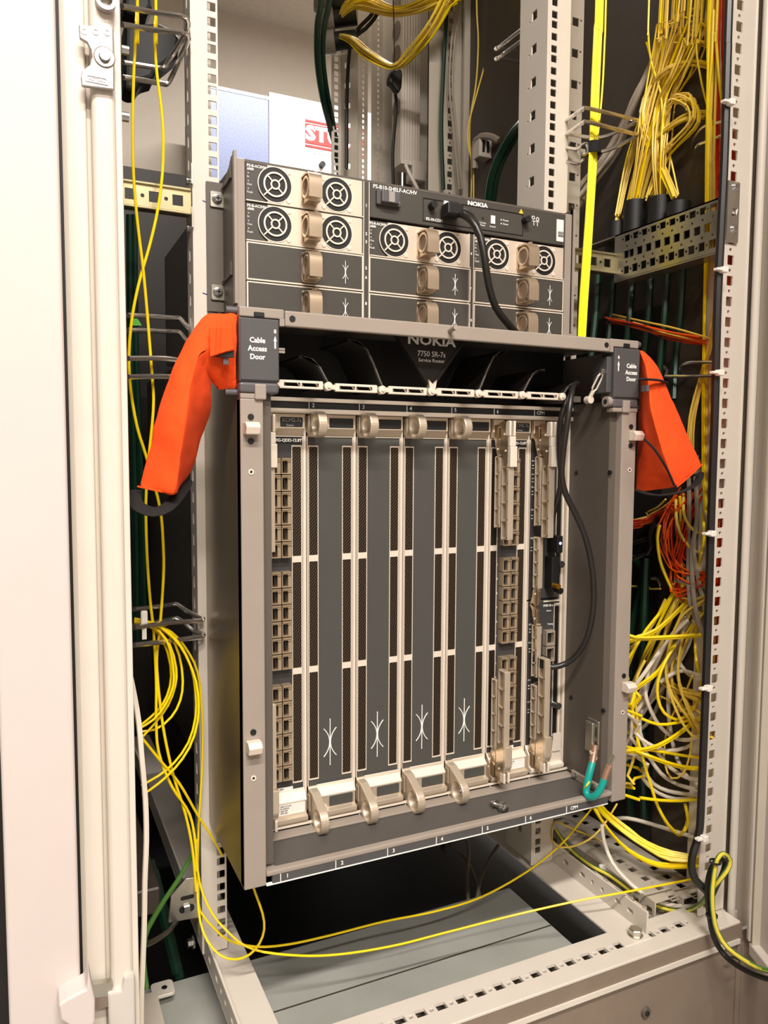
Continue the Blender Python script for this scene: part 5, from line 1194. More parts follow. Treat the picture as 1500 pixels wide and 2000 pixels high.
cable('power_cable', 'black cable end between post and left support angle', [(283, 1845, -0.12), (300, 1838, -0.1), (325, 1822, -0.06), (345, 1800, 0.0)], 0.003, 'blkc', None)
for i, (u, v0, u2, v2) in enumerate(((292, 1680, 345, 1900), (300, 1700, 352, 1910))):
    cable('power_cable', ['dark green cable slanting down nearer the left post', 'dark green cable slanting down nearer the left support angle'][i], [(u, v0, 0.10), ((u+u2)/2, (v0+v2)/2, 0.08), (u2, v2, 0.06)], 0.006, 'grn', 'green cables low left')
for i, (u0, u1) in enumerate(((252, 262), (262, 276))):
    cable('power_cable', ['dark green cable running up hard against the left post', 'dark green cable running up next to the left yellow fibres'][i], [(u0, 420, 0.12), (u0+3, 700, 0.12), (u1+2, 1000, 0.12), (u1+6, 1260, 0.12)], 0.004, 'grn', 'green cables up the left gap')
# black boots in the upper left gap
bt = thing('cable_boot', 'black folded cable boot behind the high left ring', 'cable boot', tuple(PY(285, 110, 0.15)))
MB().prism(py_poly([(238, 60), (262, 68), (302, 66), (330, 78), (345, 95), (340, 130), (318, 148), (300, 160), (292, 175), (268, 182), (262, 200), (236, 195)], 0.15), 'y', 0.12, 0.16).build('boot_body', 'black', bt, 0.008, 3)
MB().prism(py_poly([(238, 0), (292, 0), (294, 30), (284, 44), (262, 46), (238, 40)], 0.16), 'y', 0.14, 0.18).build('boot_top', 'black', bt, 0.006, 3)
# small green sign far behind the sleeve
q = py_poly([(262, 612), (277, 636), (254, 636)], 0.06); o = MB().prism(q, 'y', 0.059, 0.061).build('green_sign', 'signgreen', None); tag(o, 'small green triangular sticker glimpsed left of the sleeve', 'sticker')

# centre back: glands, swags and trunks
def gland(label, u, v, y, r, L_, dirv, group):
    c = PY(u, v, y); d = np.array(dirv, float); d /= np.linalg.norm(d)
    t = thing('cable_gland', label, 'cable gland', tuple(c), group)
    MB().cyl(c-d*L_*0.2, c+d*L_*0.8, r, 18, r*0.92).build('gland_nut', 'black', t, smooth=True)
    MB().cyl(c-d*L_*0.9, c-d*L_*0.2, r*1.25, 12).build('gland_body', 'gryc', t, smooth=True)
    MB().cyl(c+d*L_*0.78, c+d*L_*0.8, r*0.6, 14).build('gland_mouth', 'blackpanel', t)
    return t
gland('grey and black cable gland cut by the top edge', 656, 6, 0.74, 0.019, 0.05, (0.8, -0.4, -0.1), 'glands at the back rail')
gland('middle grey and black cable gland feeding the upper yellow swag', 661, 36, 0.74, 0.019, 0.05, (0.8, -0.4, 0.1), 'glands at the back rail')
gland('lowest grey and black cable gland feeding the lower yellow swag', 663, 80, 0.74, 0.019, 0.05, (0.8, -0.4, 0.1), 'glands at the back rail')
strands(30, [(668, 28, 0.71), (688, 6, 0.68), (720, 8, 0.66), (770, 22, 0.58), (820, 12, 0.52), (870, -12, 0.46), (900, -40, 0.44)], [0.006, 0.013, 0.018, 0.010, 0.014, 0.016, 0.02], 0.0016, ['ylw2', 'ylw'], 'fibre_cable', 'yellow fibre in the upper swag hung from the hook', 'upper yellow swag', wob=0.15)
strands(22, [(668, 70, 0.71), (690, 78, 0.68), (720, 105, 0.65), (770, 130, 0.58), (800, 110, 0.54), (840, 60, 0.48), (872, 5, 0.45), (890, -40, 0.44)], [0.006, 0.009, 0.012, 0.007, 0.012, 0.014, 0.015, 0.02], 0.0016, ['ylw2', 'ylw'], 'fibre_cable', 'yellow fibre in the lower swag hung from the hook', 'lower yellow swag', wob=0.15)
cable('support_cord', 'thin black cord holding the yellow swags', [(768, -20, 0.565), (769, 30, 0.56), (770, 100, 0.56), (770, 142, 0.585)], 0.0012, 'blkc')
hk = thing('hook_clamp', 'black folded clamp hanging under the yellow swags', 'clamp', tuple(PY(770, 170, 0.61)))
MB().prism(py_poly([(762, 140), (780, 138), (783, 150), (781, 175), (776, 185), (770, 178), (764, 168), (757, 165), (758, 152)], 0.61), 'y', 0.60, 0.62).build('clamp_body', 'black', hk, 0.004, 2)
cable('power_cable', 'black cable dropping from the clamp behind the power shelf', [(772, 178, 0.62), (774, 210, 0.63), (770, 260, 0.63), (767, 310, 0.63), (769, 370, 0.63)], 0.0036, 'blkc')
for i, (pts, l_) in enumerate((([(628, -20, 0.7), (620, 50, 0.7), (620, 120, 0.71), (630, 190, 0.73), (645, 250, 0.80), (655, 290, 0.84), (664, 350, 0.87)], 'outer dark green trunk cable bowing left of the glands'), ([(645, -20, 0.7), (633, 50, 0.7), (630, 110, 0.71), (638, 180, 0.73), (650, 240, 0.80), (658, 285, 0.84), (668, 350, 0.87)], 'inner dark green trunk cable beside the glands'),
        ([(744, -10, 0.65), (738, 25, 0.67), (715, 55, 0.70), (695, 70, 0.72), (684, 90, 0.74), (678, 180, 0.77), (677, 330, 0.77)], 'black cable bending from the swag down the rear rail'), ([(735, -10, 0.66), (728, 25, 0.68), (705, 50, 0.71), (688, 72, 0.73)], 'short black cable crossing behind the swag'))):
    cable('trunk_cable', l_, pts, 0.0065 if i < 2 else 0.0042, 'grn' if i < 2 else 'blkc')
cable('trunk_cable', 'dark green cable tied upright at the middle post', [(872, 30, 0.50), (866, 140, 0.50), (862, 250, 0.50), (866, 370, 0.50)], 0.0042, 'grn')
c = PY(281, 1207, -0.075); tt = thing('cable_tie', 'white cable tie head on the yellow loops by the left post', 'cable tie', tuple(c))
MB().box(c[0]-0.0035, c[0]+0.0035, -0.0790, -0.0740, c[2]-0.006, c[2]+0.008).build('tie_head', 'tie', tt, 0.0015, 2)
MB().box(c[0]-0.0022, c[0]+0.0022, -0.0765, -0.0745, c[2]-0.022, c[2]-0.004).build('tie_band', 'tie', tt)
for i, dx in enumerate((0, 6)):
    cable('power_cable', ['pale grey cable bowing along the middle post', 'pale grey twin cable on the middle post'][i], [(898-dx, -10, 0.49), (888-dx, 80, 0.49), (884-dx, 170, 0.49), (892-dx, 260, 0.49), (903-dx, 370, 0.49)], 0.0024, 'gryc')
for i, pts in enumerate(([(952, -10, 0.45), (955, 60, 0.45), (948, 120, 0.45), (932, 180, 0.45), (916, 240, 0.45), (914, 280, 0.45), (924, 330, 0.45), (925, 390, 0.45)], [(931, -10, 0.46), (934, 80, 0.46), (930, 160, 0.46), (920, 220, 0.46), (917, 270, 0.46), (921, 330, 0.46), (920, 390, 0.46)])):
    cable('fibre_cable', ['yellow fibre bowing far right of the middle post', 'yellow fibre close to the middle post'][i], pts, 0.0016, 'ylw2', 'yellow fibres at the middle post')
cable('conduit', 'thick grey conduit bent over beside the middle post', [(927, 330, 0.44), (927, 290, 0.44), (932, 272, 0.43), (945, 266, 0.41), (962, 268, 0.39), (974, 275, 0.38)], 0.0065, 'gryc')
for i, dx in enumerate((0, 9)): cable('trunk_cable', ['thick dark green cable curving behind the right rail', 'twin thick dark green cable behind the right rail'][i], [(1030+dx, 230, 0.14), (1005+dx, 255, 0.15), (978+dx, 300, 0.18), (960+dx, 345, 0.20), (952+dx, 400, 0.22)], 0.0062, 'grn')
cable('power_cable', 'white cable falling behind the control panel from the junction box', [(792, 322, 0.655), (800, 340, 0.65), (812, 362, 0.64), (820, 380, 0.62)], 0.004, 'whtc')

# right side: bright ribbon
RB = [(1172, -30, -0.03), (1168, 60, -0.03), (1163, 180, -0.03), (1159, 290, -0.03), (1153, 400, -0.03), (1146, 500, -0.03), (1140, 590, -0.03), (1135, 680, -0.03)]
strands(7, RB, [0.0080]*8, 0.00145, ['ylwb'], 'fibre_cable', 'bright yellow fibre in the flat ribbon beside the power shelf', 'bright yellow ribbon', wob=0.04, flat=(1, 0.35, 0))
cable('fibre_cable', 'single bright yellow fibre next to the ribbon top', [(1184, -20, -0.03), (1181, 80, -0.03), (1176, 180, -0.03), (1166, 280, -0.03)], 0.0013, 'ylwb')
c = PY(1159, 290, -0.03); o = MB().annulus((c[0], -0.03, c[2]), 'z', 0.0105, 0.0085, c[2]-0.0075, c[2]+0.0075, 24).build('hook_strap', 'webbing'); tag(o, 'black hook-and-loop strap around the bright yellow ribbon', 'strap')
# grey bundle behind
strands(16, [(1300, 60, 0.398, 'x'), (1278, 120, 0.397, 'x'), (1240, 200, 0.05), (1200, 290, 0.07), (1150, 360, 0.08), (1115, 410, 0.09)], [0.006, 0.006, 0.007, 0.012, 0.018, 0.02], 0.0026, ['gryc'], 'network_cable', 'grey cable in the slanting bundle behind the bright ribbon', 'grey slanting bundle', cat='network cable')
# yellow fibre fall into the glands
gl = ((1240, 390, 0.375), (1290, 382, 0.375), (1205, 432, 0.372), (1326, 392, 0.372))
for i, (u, v, y) in enumerate(gl):
    c = PX(u, v, y); t = thing('cable_gland', ['tall black gland with most fibres on the punched channel', 'second black gland on the punched channel', 'low black gland at the left end of the channel', 'black gland hidden behind the channel\'s right half'][i], 'cable gland', tuple(c), 'glands on the punched channel')
    zt_ = c[2]-0.003
    MB().cyl((c[0], c[1], 1.070), (c[0], c[1], zt_), 0.0165, 20, 0.0155).build('gland_nut', 'black', t, smooth=True)
    MB().cyl((c[0], c[1], zt_-0.0002), (c[0], c[1], zt_+0.0012), 0.012, 18).build('gland_mouth', 'blackpanel', t)
GY = 'yellow fibres falling into the glands'
YL = ['ylw2', 'ylw2', 'ylw']
strands(26, [(1350, -20, 0.0), (1330, 60, 0.0), (1305, 140, 0.0), (1280, 220, 0.005), (1260, 300, 0.008), (1240, 395, 0.012)], [0.028, 0.026, 0.022, 0.019, 0.014, 0.009], FR*0.9, YL, 'fibre_cable', 'yellow fibre falling from the roof into the tall gland', GY, wob=0.13)
strands(16, [(1385, -20, -0.02), (1365, 60, -0.01), (1335, 130, 0.0), (1302, 200, 0.0), (1290, 290, 0.0), (1290, 390, 0.0)], [0.022, 0.022, 0.020, 0.018, 0.014, 0.008], FR*0.9, YL, 'fibre_cable', 'yellow fibre falling from the roof into the second gland', GY, wob=0.13)
strands(14, [(1300, -20, 0.02), (1292, 60, 0.02), (1280, 140, 0.02), (1260, 230, 0.02), (1230, 320, 0.02), (1206, 425, 0.02)], [0.016, 0.014, 0.014, 0.013, 0.011, 0.007], FR*0.9, YL, 'fibre_cable', 'yellow fibre falling from the roof into the low gland', GY, wob=0.13)
strands(12, [(1384, 128, -0.05), (1350, 122, -0.04), (1310, 135, -0.03), (1275, 170, -0.025), (1258, 220, -0.02), (1262, 265, -0.02), (1280, 305, -0.02), (1300, 345, -0.015), (1318, 385, -0.01)], [0.006, 0.007, 0.008, 0.008, 0.008, 0.008, 0.008, 0.006, 0.005], FR, YL, 'fibre_cable', 'yellow fibre arching left from the post before the glands', 'arched yellow fibres', wob=0.15)
strands(8, [(1350, 205, -0.02), (1345, 190, -0.02), (1325, 190, -0.02), (1312, 200, -0.02), (1325, 192, -0.01), (1352, 205, -0.005), (1355, 235, 0.0), (1335, 262, 0.0), (1300, 300, 0.0), (1285, 340, 0.0), (1270, 385, 0.0)], 0.006, FR, YL, 'fibre_cable', 'yellow fibre curled in a small coil above the second gland', 'curled yellow fibres', wob=0.18)
strands(6, [(1380, 222, -0.06), (1340, 226, -0.04), (1305, 245, -0.02), (1275, 275, 0.0), (1255, 310, 0.01), (1225, 420, 0.02)], 0.007, FR, YL, 'fibre_cable', 'yellow fibre crossing from the right post to the tall gland', 'crossing yellow fibres', wob=0.18)
for i, pts in enumerate(([(1268, -10, -0.03), (1266, 60, -0.03), (1272, 120, -0.03), (1290, 180, -0.03), (1296, 250, -0.03), (1310, 310, -0.02), (1325, 380, -0.02)], [(1262, 82, -0.02), (1270, 110, -0.02), (1274, 150, -0.02), (1268, 200, -0.02)], [(1372, -10, -0.06), (1360, 80, -0.06), (1368, 150, -0.06), (1385, 220, -0.07), (1400, 265, -0.09)])):
    cable('fibre_cable', ['lone yellow fibre hanging left of the fall', 'short yellow fibre end curling by the fall', 'lone yellow fibre bowing towards the right post'][i], pts, FR, 'ylw')
# vertical bundle beside the right post
GV = 'upright fibres beside the right post'
strands(7, [(1392, -20, -0.155), (1388, 150, -0.155), (1385, 300, -0.15), (1384, 450, -0.14), (1380, 600, -0.13), (1378, 760, -0.12), (1378, 900, -0.12), (1380, 1000, -0.13)], [0.0065]*8, FR*1.1, ['ylw2', 'ylw'], 'fibre_cable', 'yellow fibre running upright beside the right post', GV, wob=0.15)
strands(9, [(1405, -20, -0.158), (1403, 150, -0.158), (1404, 300, -0.155), (1404, 450, -0.15), (1400, 600, -0.15), (1398, 800, -0.15), (1394, 1000, -0.15), (1390, 1200, -0.15)], [0.0065]*8, FR*1.1, ['redc', 'orc', 'redc'], 'fibre_cable', 'red-orange fibre running upright beside the right post', 'upright red-orange fibres', wob=0.15)
strands(6, [(1424, 120, -0.150), (1422, 300, -0.150), (1415, 500, -0.150), (1409, 700, -0.15), (1404, 900, -0.15), (1396, 1100, -0.15), (1390, 1300, -0.15)], [0.008]*7, FR*1.3, ['redc', 'redc', 'ylw2'], 'fibre_cable', 'fibre glimpsed through the square holes of the right post', 'fibres behind the punched post', wob=0.15)
for i, pts in enumerate(([(1402, -10, -0.165), (1398, 60, -0.165), (1404, 150, -0.165), (1410, 200, -0.165)], [(1394, 20, -0.16), (1390, 120, -0.16), (1384, 200, -0.155), (1394, 280, -0.15)])):
    cable('fibre_cable', ['yellow fibre swaying in front of the red-orange ones', 'yellow fibre crossing the upright bundle'][i], pts, FR*1.3, 'ylw')
cable('power_cable', 'black cable tied along the punched right post', [(1425, -30, -0.196), (1421, 100, -0.196), (1415, 300, -0.196), (1408, 450, -0.196), (1401, 600, -0.196), (1396, 800, -0.196), (1389, 1000, -0.196), (1383, 1200, -0.196), (1376, 1400, -0.196), (1371, 1520, -0.196), (1366, 1620, -0.196), (1355, 1660, -0.198), (1350, 1690, -0.20), (1358, 1718, -0.205), (1378, 1738, -0.215), (1388, 1755, -0.22)], 0.0050, 'blkc', None)
for i, (u, v) in enumerate(((1424, 200), (1410, 527), (1402, 728), (1387, 1042), (1380, 1344), (1372, 1637))):
    c = PY(u, v, -0.203); t = thing('cable_tie', ['topmost', 'second', 'third', 'fourth', 'fifth', 'lowest'][i]+' white cable tie on the black cable of the right post', 'cable tie', tuple(c), 'white ties on the right post')
    MB().box(c[0]-0.010, c[0]+0.006, -0.206, -0.199, c[2]-0.0016, c[2]+0.0016).build('tie_band', 'tie', t, 0.0006)
    MB().box(c[0]-0.002, c[0]+0.006, -0.208, -0.200, c[2]-0.0036, c[2]+0.0036).build('tie_head', 'tie', t, 0.001, 2)

# router cables
YB = -0.10
cable('data_cable', 'black cable plugged into the power shelf and passing behind the hood', [(893, 416, -0.072), (905, 420, -0.085), (922, 432, -0.098), (938, 462, -0.105), (947, 510, -0.108), (955, 560, -0.105), (968, 600, -0.10), (990, 630, -0.095), (1010, 652, -0.085)], 0.0044, 'blkc', None, n=10)
cable('data_cable', 'thin black cable twinned with the shelf plug cable', [(905, 412, -0.080), (920, 420, -0.092), (935, 445, -0.10), (944, 480, -0.10)], 0.0030, 'blkc', None, n=8)
o = MB().box(PY(868, 400, -0.075)[0]+0.001, PY(900, 400, -0.075)[0], -0.082, -0.064, 1.0560, 1.0700).build('jack_plug', 'black', None, 0.002, 2); tag(o, 'black plug with boot in the power shelf jack', 'plug')
cable('data_cable', 'black braided cable looping down the router\'s right inner wall', [(1128, 742, -0.120), (1118, 758, -0.135), (1113, 790, -0.145), (1107, 830, -0.145), (1100, 880, -0.143), (1097, 930, -0.140), (1105, 965, -0.138), (1122, 1000, -0.138), (1140, 1040, -0.140), (1153, 1090, -0.142), (1159, 1140, -0.143), (1158, 1190, -0.142), (1148, 1240, -0.136), (1130, 1275, -0.124), (1105, 1296, -0.112), (1080, 1303, -0.107), (1066, 1300, -0.100)], 0.0037, 'blkc', None, n=10)
cable('data_cable', 'black cable dropping behind the right ejector lever', [(1122, 752, -0.11), (1107, 780, -0.12), (1095, 820, -0.12), (1092, 870, -0.118), (1095, 930, -0.115), (1092, 965, -0.112), (1083, 995, -0.105), (1076, 1030, -0.095)], 0.0034, 'blkc', None, n=10)
o = MB().box(PY(1053, 1290, -0.095)[0], PY(1070, 1290, -0.095)[0], -0.102, -0.079, PY(1060, 1303, -0.095)[2], PY(1060, 1284, -0.095)[2]).build('jack_plug', 'black', None, 0.001, 2); tag(o, 'black network plug in the lower control card', 'plug')
# earth pigtail
ec = EARTH
et = thing('earth_pigtail', 'teal earth pigtail with copper crimps on the router\'s right wall', 'earth cable', tuple(PY(1165, 1560, -0.125)))
pA = [PX(u, v, x) for u, v, x in ((1160, 1466, 0.204), (1157, 1490, 0.198), (1152, 1508, 0.192), (1146, 1535, 0.186), (1145, 1549, 0.184), (1152, 1557, 0.184), (1164, 1553, 0.186), (1174, 1538, 0.190), (1180, 1522, 0.194))]
MB().tube(crom(pA[1:], 0.004), 0.0044, 12).build('jacket', 'teal', et, smooth=True)
MB().tube(crom([PX(1140, 1541, 0.183), PX(1146, 1534, 0.1815), PX(1151, 1527, 0.186)], 0.002), 0.0012, 6).build('yellow_stripe', 'earthylw', et)
MB().tube([PX(1162, 1455, 0.206), PX(1161, 1468, 0.204), pA[1]], 0.0040, 12).build('crimp', 'copper', et, smooth=True)
for v in (1470, 1480): 
    c = PX(1159, v, 0.203); MB().cyl(c+np.array((0, 0, -0.0016)), c+np.array((0, 0, 0.0016)), 0.0047, 14).build('crimp_band', 'champl', et, smooth=True)
MB().box(0.2040, 0.2085, ec[1]-0.007, ec[1]+0.007, ec[2]-0.022, ec[2]+0.016).build('lug_plate', 'zinc', et, 0.0008)
MB().tube([pA[-1], PX(1186, 1505, 0.196), PX(1190, 1495, 0.198)], 0.0038, 12).build('crimp', 'copper', et, smooth=True)
MB().tube([PX(1189, 1500, 0.198), PX(1194, 1484, 0.199), PX(1198, 1476, 0.200)], 0.0030, 10, flat=0.5).build('lug_tongue', 'zinc', et, smooth=True)
# loose screw on the tray
scw = thing('loose_screw', 'bright loose screw with washer lying on the router tray', 'screw', tuple(PZ(972, 1574, 0.3535)), None)
a, b = PZ(960, 1568, 0.356), PZ(984, 1578, 0.357)
MB().cyl(a, b, 0.0030, 12).build('shank', 'steel', scw, smooth=True)
dd = (b-a)/np.linalg.norm(b-a)
MB().cyl(b-dd*0.001, b+dd*0.004, 0.0050, 6).build('hex_head', 'steel', scw, 0.0004)
MB().cyl(b-dd*0.0025, b-dd*0.001, 0.0066, 18).build('washer', 'steel', scw)
MB().cyl(a+dd*0.006, a+dd*0.0075, 0.0055, 14).build('lock_washer', 'steel', scw)

# ------------------------------------------------------------------ tangle at the lower right
GT = 'yellow patch cables at the lower right'
TY = [
 [(1289, 1025, -0.09), (1284, 1050, -0.09), (1288, 1090, -0.09), (1298, 1120, -0.09), (1315, 1155, -0.10), (1335, 1180, -0.11), (1358, 1200, -0.12), (1378, 1216, -0.13)],
 [(1395, 1110, -0.13), (1385, 1130, -0.13), (1360, 1155, -0.125), (1340, 1175, -0.12), (1315, 1200, -0.11), (1280, 1230, -0.10), (1245, 1243, -0.09), (1200, 1250, -0.06)],
 [(1376, 1238, -0.14), (1330, 1242, -0.13), (1290, 1244, -0.12), (1245, 1245, -0.10), (1200, 1235, -0.07)],
 [(1310, 1165, -0.08), (1290, 1195, -0.08), (1262, 1230, -0.085), (1240, 1265, -0.085), (1220, 1300, -0.07), (1205, 1330, -0.05)],
 [(1300, 1170, -0.07), (1278, 1215, -0.075), (1250, 1250, -0.08), (1225, 1270, -0.07), (1200, 1285, -0.05)],
 [(1332, 1195, -0.10), (1322, 1240, -0.10), (1305, 1280, -0.10), (1285, 1310, -0.10), (1260, 1330, -0.10), (1240, 1345, -0.09), (1205, 1380, -0.07)],
 [(1368, 1195, -0.12), (1345, 1230, -0.115), (1320, 1260, -0.11), (1300, 1290, -0.11), (1285, 1330, -0.11), (1285, 1365, -0.11), (1297, 1392, -0.115), (1320, 1405, -0.12), (1345, 1395, -0.13), (1362, 1370, -0.135), (1372, 1345, -0.14)],
 [(1362, 1200, -0.13), (1358, 1250, -0.13), (1360, 1290, -0.13), (1368, 1325, -0.14), (1372, 1345, -0.14)],
 [(1372, 1398, -0.14), (1350, 1412, -0.13), (1320, 1435, -0.125), (1285, 1455, -0.12), (1250, 1464, -0.11), (1215, 1466, -0.09), (1190, 1462, -0.07)],
 [(1370, 1500, -0.14), (1335, 1497, -0.13), (1300, 1488, -0.125), (1265, 1475, -0.12), (1235, 1465, -0.10), (1195, 1450, -0.06)],
 [(1368, 1480, -0.13), (1330, 1475, -0.12), (1290, 1468, -0.115), (1250, 1462, -0.10), (1210, 1455, -0.07)],
 [(1226, 1388, -0.09), (1250, 1402, -0.10), (1285, 1415, -0.11), (1320, 1412, -0.12), (1352, 1405, -0.13)],
 [(1232, 1340, -0.08), (1234, 1380, -0.085), (1242, 1430, -0.09), (1255, 1480, -0.10), (1270, 1530, -0.105), (1285, 1575, -0.11), (1305, 1610, -0.115), (1325, 1628, -0.12), (1336, 1622, -0.12), (1343, 1600, -0.12), (1338, 1570, -0.115)],
 [(1218, 1552, -0.10), (1250, 1558, -0.11), (1290, 1563, -0.12), (1330, 1564, -0.13), (1368, 1560, -0.14)],
 [(1260, 1290, -0.07), (1245, 1320, -0.07), (1240, 1360, -0.07), (1244, 1400, -0.07), (1246, 1440, -0.075), (1238, 1480, -0.08), (1226, 1515, -0.08), (1218, 1530, -0.07)],
 [(1245, 1500, -0.075), (1240, 1520, -0.08), (1230, 1532, -0.08), (1215, 1535, -0.06)],
 [(1290, 1360, -0.04), (1310, 1370, -0.04), (1330, 1390, -0.04), (1350, 1380, -0.05), (1375, 1400, -0.06)],
 [(1352, 1320, -0.05), (1335, 1360, -0.05), (1312, 1400, -0.05), (1300, 1440, -0.05), (1298, 1490, -0.05), (1312, 1520, -0.05), (1335, 1510, -0.06), (1348, 1470, -0.07), (1352, 1430, -0.07)],
 [(1365, 960, -0.10), (1372, 1000, -0.11), (1375, 1050, -0.12), (1365, 1100, -0.125), (1352, 1150, -0.125), (1340, 1190, -0.12)],
 [(1328, 970, -0.08), (1330, 1030, -0.09), (1330, 1090, -0.10), (1336, 1140, -0.11), (1336, 1180, -0.11)],
 [(1320, 975, -0.07), (1322, 1020, -0.08), (1336, 1055, -0.09), (1355, 1075, -0.10), (1370, 1080, -0.11)],
 [(1336, 965, -0.07), (1335, 1000, -0.08), (1345, 1025, -0.09), (1362, 1040, -0.11), (1374, 1042, -0.12)],
 [(1242, 1015, -0.03), (1262, 1002, -0.03), (1285, 990, -0.04), (1300, 975, -0.05)],
 [(1242, 1022, -0.02), (1265, 1008, -0.03), (1288, 995, -0.03), (1310, 980, -0.05)],
 [(1242, 1145, -0.02), (1265, 1150, -0.03), (1290, 1150, -0.04)],
]
TL = ['yellow patch cable bowing out under the right sleeve', 'yellow patch cable crossing from post to chassis below the sleeve', 'level yellow patch cable tied straight to the right post', 'yellow patch cable running steeply down behind the flange', 'yellow patch cable fanning left at the tangle top', 'yellow patch cable sweeping to the lower latch stud', 'yellow patch cable hanging in a deep loop by the post', 'yellow patch cable hugging the right post above the fifth tie', 'yellow patch cable rising right to the post', 'yellow patch cable falling gently right to the post', 'yellow patch cable under the rising one', 'shallow yellow loop high in the tangle', 'yellow patch cable hanging in a long narrow loop to the floor rails', 'low level yellow cable just above the floor rails', 'yellow patch cable dropping along the router flange', 'short thick yellow bend at the flange', 'thin yellow fibre arching in the dark behind', 'yellow fibre coil in the dark behind the tangle', 'yellow fibre leaving the sleeve along the post', 'yellow fibre straight below the right sleeve', 'yellow fibre curve reaching the fourth tie', 'yellow fibre curve just below the sleeve strap', 'yellow fibre entering behind the flange under the sleeve', 'second yellow fibre entering behind the flange', 'yellow fibre through the small chromed hook']
for i, p in enumerate(TY):
    m_ = 'ylw2' if p[0][2] > -0.075 else 'ylw'
    cable('patch_cable', TL[i], p, 0.0021 if i not in (16, 17, 22, 23, 24) else 0.0014, m_, GT, 'patch cable')
    if i in (1, 2, 5, 8, 9, 12): cable('patch_cable', TL[i]+', twin strand', [(u+1, v+3.4, y+0.001) for u, v, y in p], 0.0019, m_, GT, 'patch cable')
strands(9, [(1335, 1135, -0.03), (1315, 1185, -0.03), (1280, 1260, -0.03), (1245, 1330, -0.03), (1215, 1390, -0.02), (1195, 1440, 0.0)], [0.006, 0.014, 0.024, 0.02, 0.015, 0.015], 0.0018, ['ylw2', 'ylw2', 'ylw'], 'patch_cable', 'yellow patch cable deep in the tangle beside the flange', 'deep yellow cables', cat='patch cable')
strands(10, [(1390, 1170, -0.13), (1345, 1210, -0.05), (1310, 1300, -0.03), (1330, 1380, -0.03), (1370, 1430, -0.09), (1395, 1440, -0.14)], [0.01, 0.02, 0.02, 0.02, 0.015, 0.01], 0.0018, ['ylw2'], 'patch_cable', 'yellow patch cable in shadow at the back of the tangle', 'deep yellow cables', cat='patch cable')
strands(12, [(1295, 1330, 0.0), (1330, 1350, 0.0), (1375, 1365, -0.02)], [0.006, 0.007, 0.008], 0.0016, ['ylw2'], 'patch_cable', 'yellow fibre in the level bunch behind the deep loop', 'level yellow bunch', cat='patch cable')
TW = [
 [(1325, 1230, -0.09), (1290, 1270, -0.09), (1262, 1310, -0.09), (1235, 1345, -0.08), (1205, 1375, -0.05)],
 [(1268, 1300, -0.08), (1260, 1350, -0.085), (1272, 1390, -0.09), (1290, 1420, -0.095), (1315, 1440, -0.10), (1345, 1445, -0.11), (1375, 1432, -0.12)],
 [(1315, 1265, -0.10), (1330, 1300, -0.105), (1350, 1320, -0.11), (1372, 1330, -0.12)],
 [(1290, 1332, -0.09), (1310, 1318, -0.10), (1335, 1310, -0.11), (1372, 1322, -0.12)],
 [(1226, 1395, -0.08), (1240, 1430, -0.09), (1265, 1452, -0.10), (1300, 1466, -0.11), (1340, 1460, -0.12), (1372, 1438, -0.13)],
 [(1285, 1470, -0.10), (1310, 1500, -0.105), (1340, 1518, -0.11), (1368, 1524, -0.12)],
 [(1262, 1470, -0.09), (1290, 1510, -0.10), (1320, 1530, -0.105), (1350, 1540, -0.11), (1372, 1544, -0.12)],
 [(1255, 1500, -0.085), (1275, 1530, -0.09), (1305, 1545, -0.10), (1335, 1550, -0.11), (1370, 1555, -0.12)],
 [(1240, 1475, -0.08), (1256, 1520, -0.085), (1285, 1548, -0.09), (1320, 1560, -0.10), (1360, 1558, -0.11)],
 [(1275, 1300, -0.05), (1265, 1340, -0.05), (1252, 1390, -0.055), (1250, 1430, -0.06), (1262, 1460, -0.07)],
 [(1308, 1310, -0.06), (1305, 1370, -0.06), (1310, 1430, -0.065), (1322, 1480, -0.07), (1345, 1520, -0.08), (1372, 1535, -0.10)],
 [(1240, 1350, -0.06), (1236, 1400, -0.065), (1232, 1440, -0.065), (1236, 1480, -0.07)],
 [(1195, 1600, -0.02), (1225, 1598, -0.05), (1260, 1606, -0.07), (1300, 1618, -0.10), (1362, 1637, -0.15)],
 [(1175, 1610, -0.06), (1180, 1645, -0.07), (1196, 1685, -0.09), (1220, 1715, -0.11), (1255, 1745, -0.135), (1300, 1766, -0.15), (1360, 1772, -0.165)],
]
WLB = ['white cable running steeply behind the lower latch stud', 'white cable in a broad bowl through the tangle', 'white cable curving down to the post above the fifth tie', 'white cable arching over to the post', 'white cable bowl under the rising yellow one', 'white cable fanning to the post, upper', 'white cable fanning to the post, second', 'white cable fanning to the post, third', 'white cable fanning to the post, lowest', 'white cable dropping close to the flange', 'white cable dropping through the tangle middle', 'white cable edging the router flange', 'white cable stretching to the lowest tie', 'white cable curving down over the floor rails']
for i, p in enumerate(TW): cable('network_cable', WLB[i], p, 0.0028, 'whtc', 'white cables at the lower right', 'network cable')
strands(9, [(1350, 1205, -0.05), (1325, 1255, -0.04), (1290, 1330, -0.04), (1255, 1390, -0.04), (1225, 1440, -0.02), (1180, 1490, 0.0)], [0.01, 0.02, 0.022, 0.02, 0.015, 0.015], 0.0026, ['whtc', 'gryc'], 'network_cable', 'white cable deep in the tangle behind the latch stud', 'deep white cables', cat='network cable')
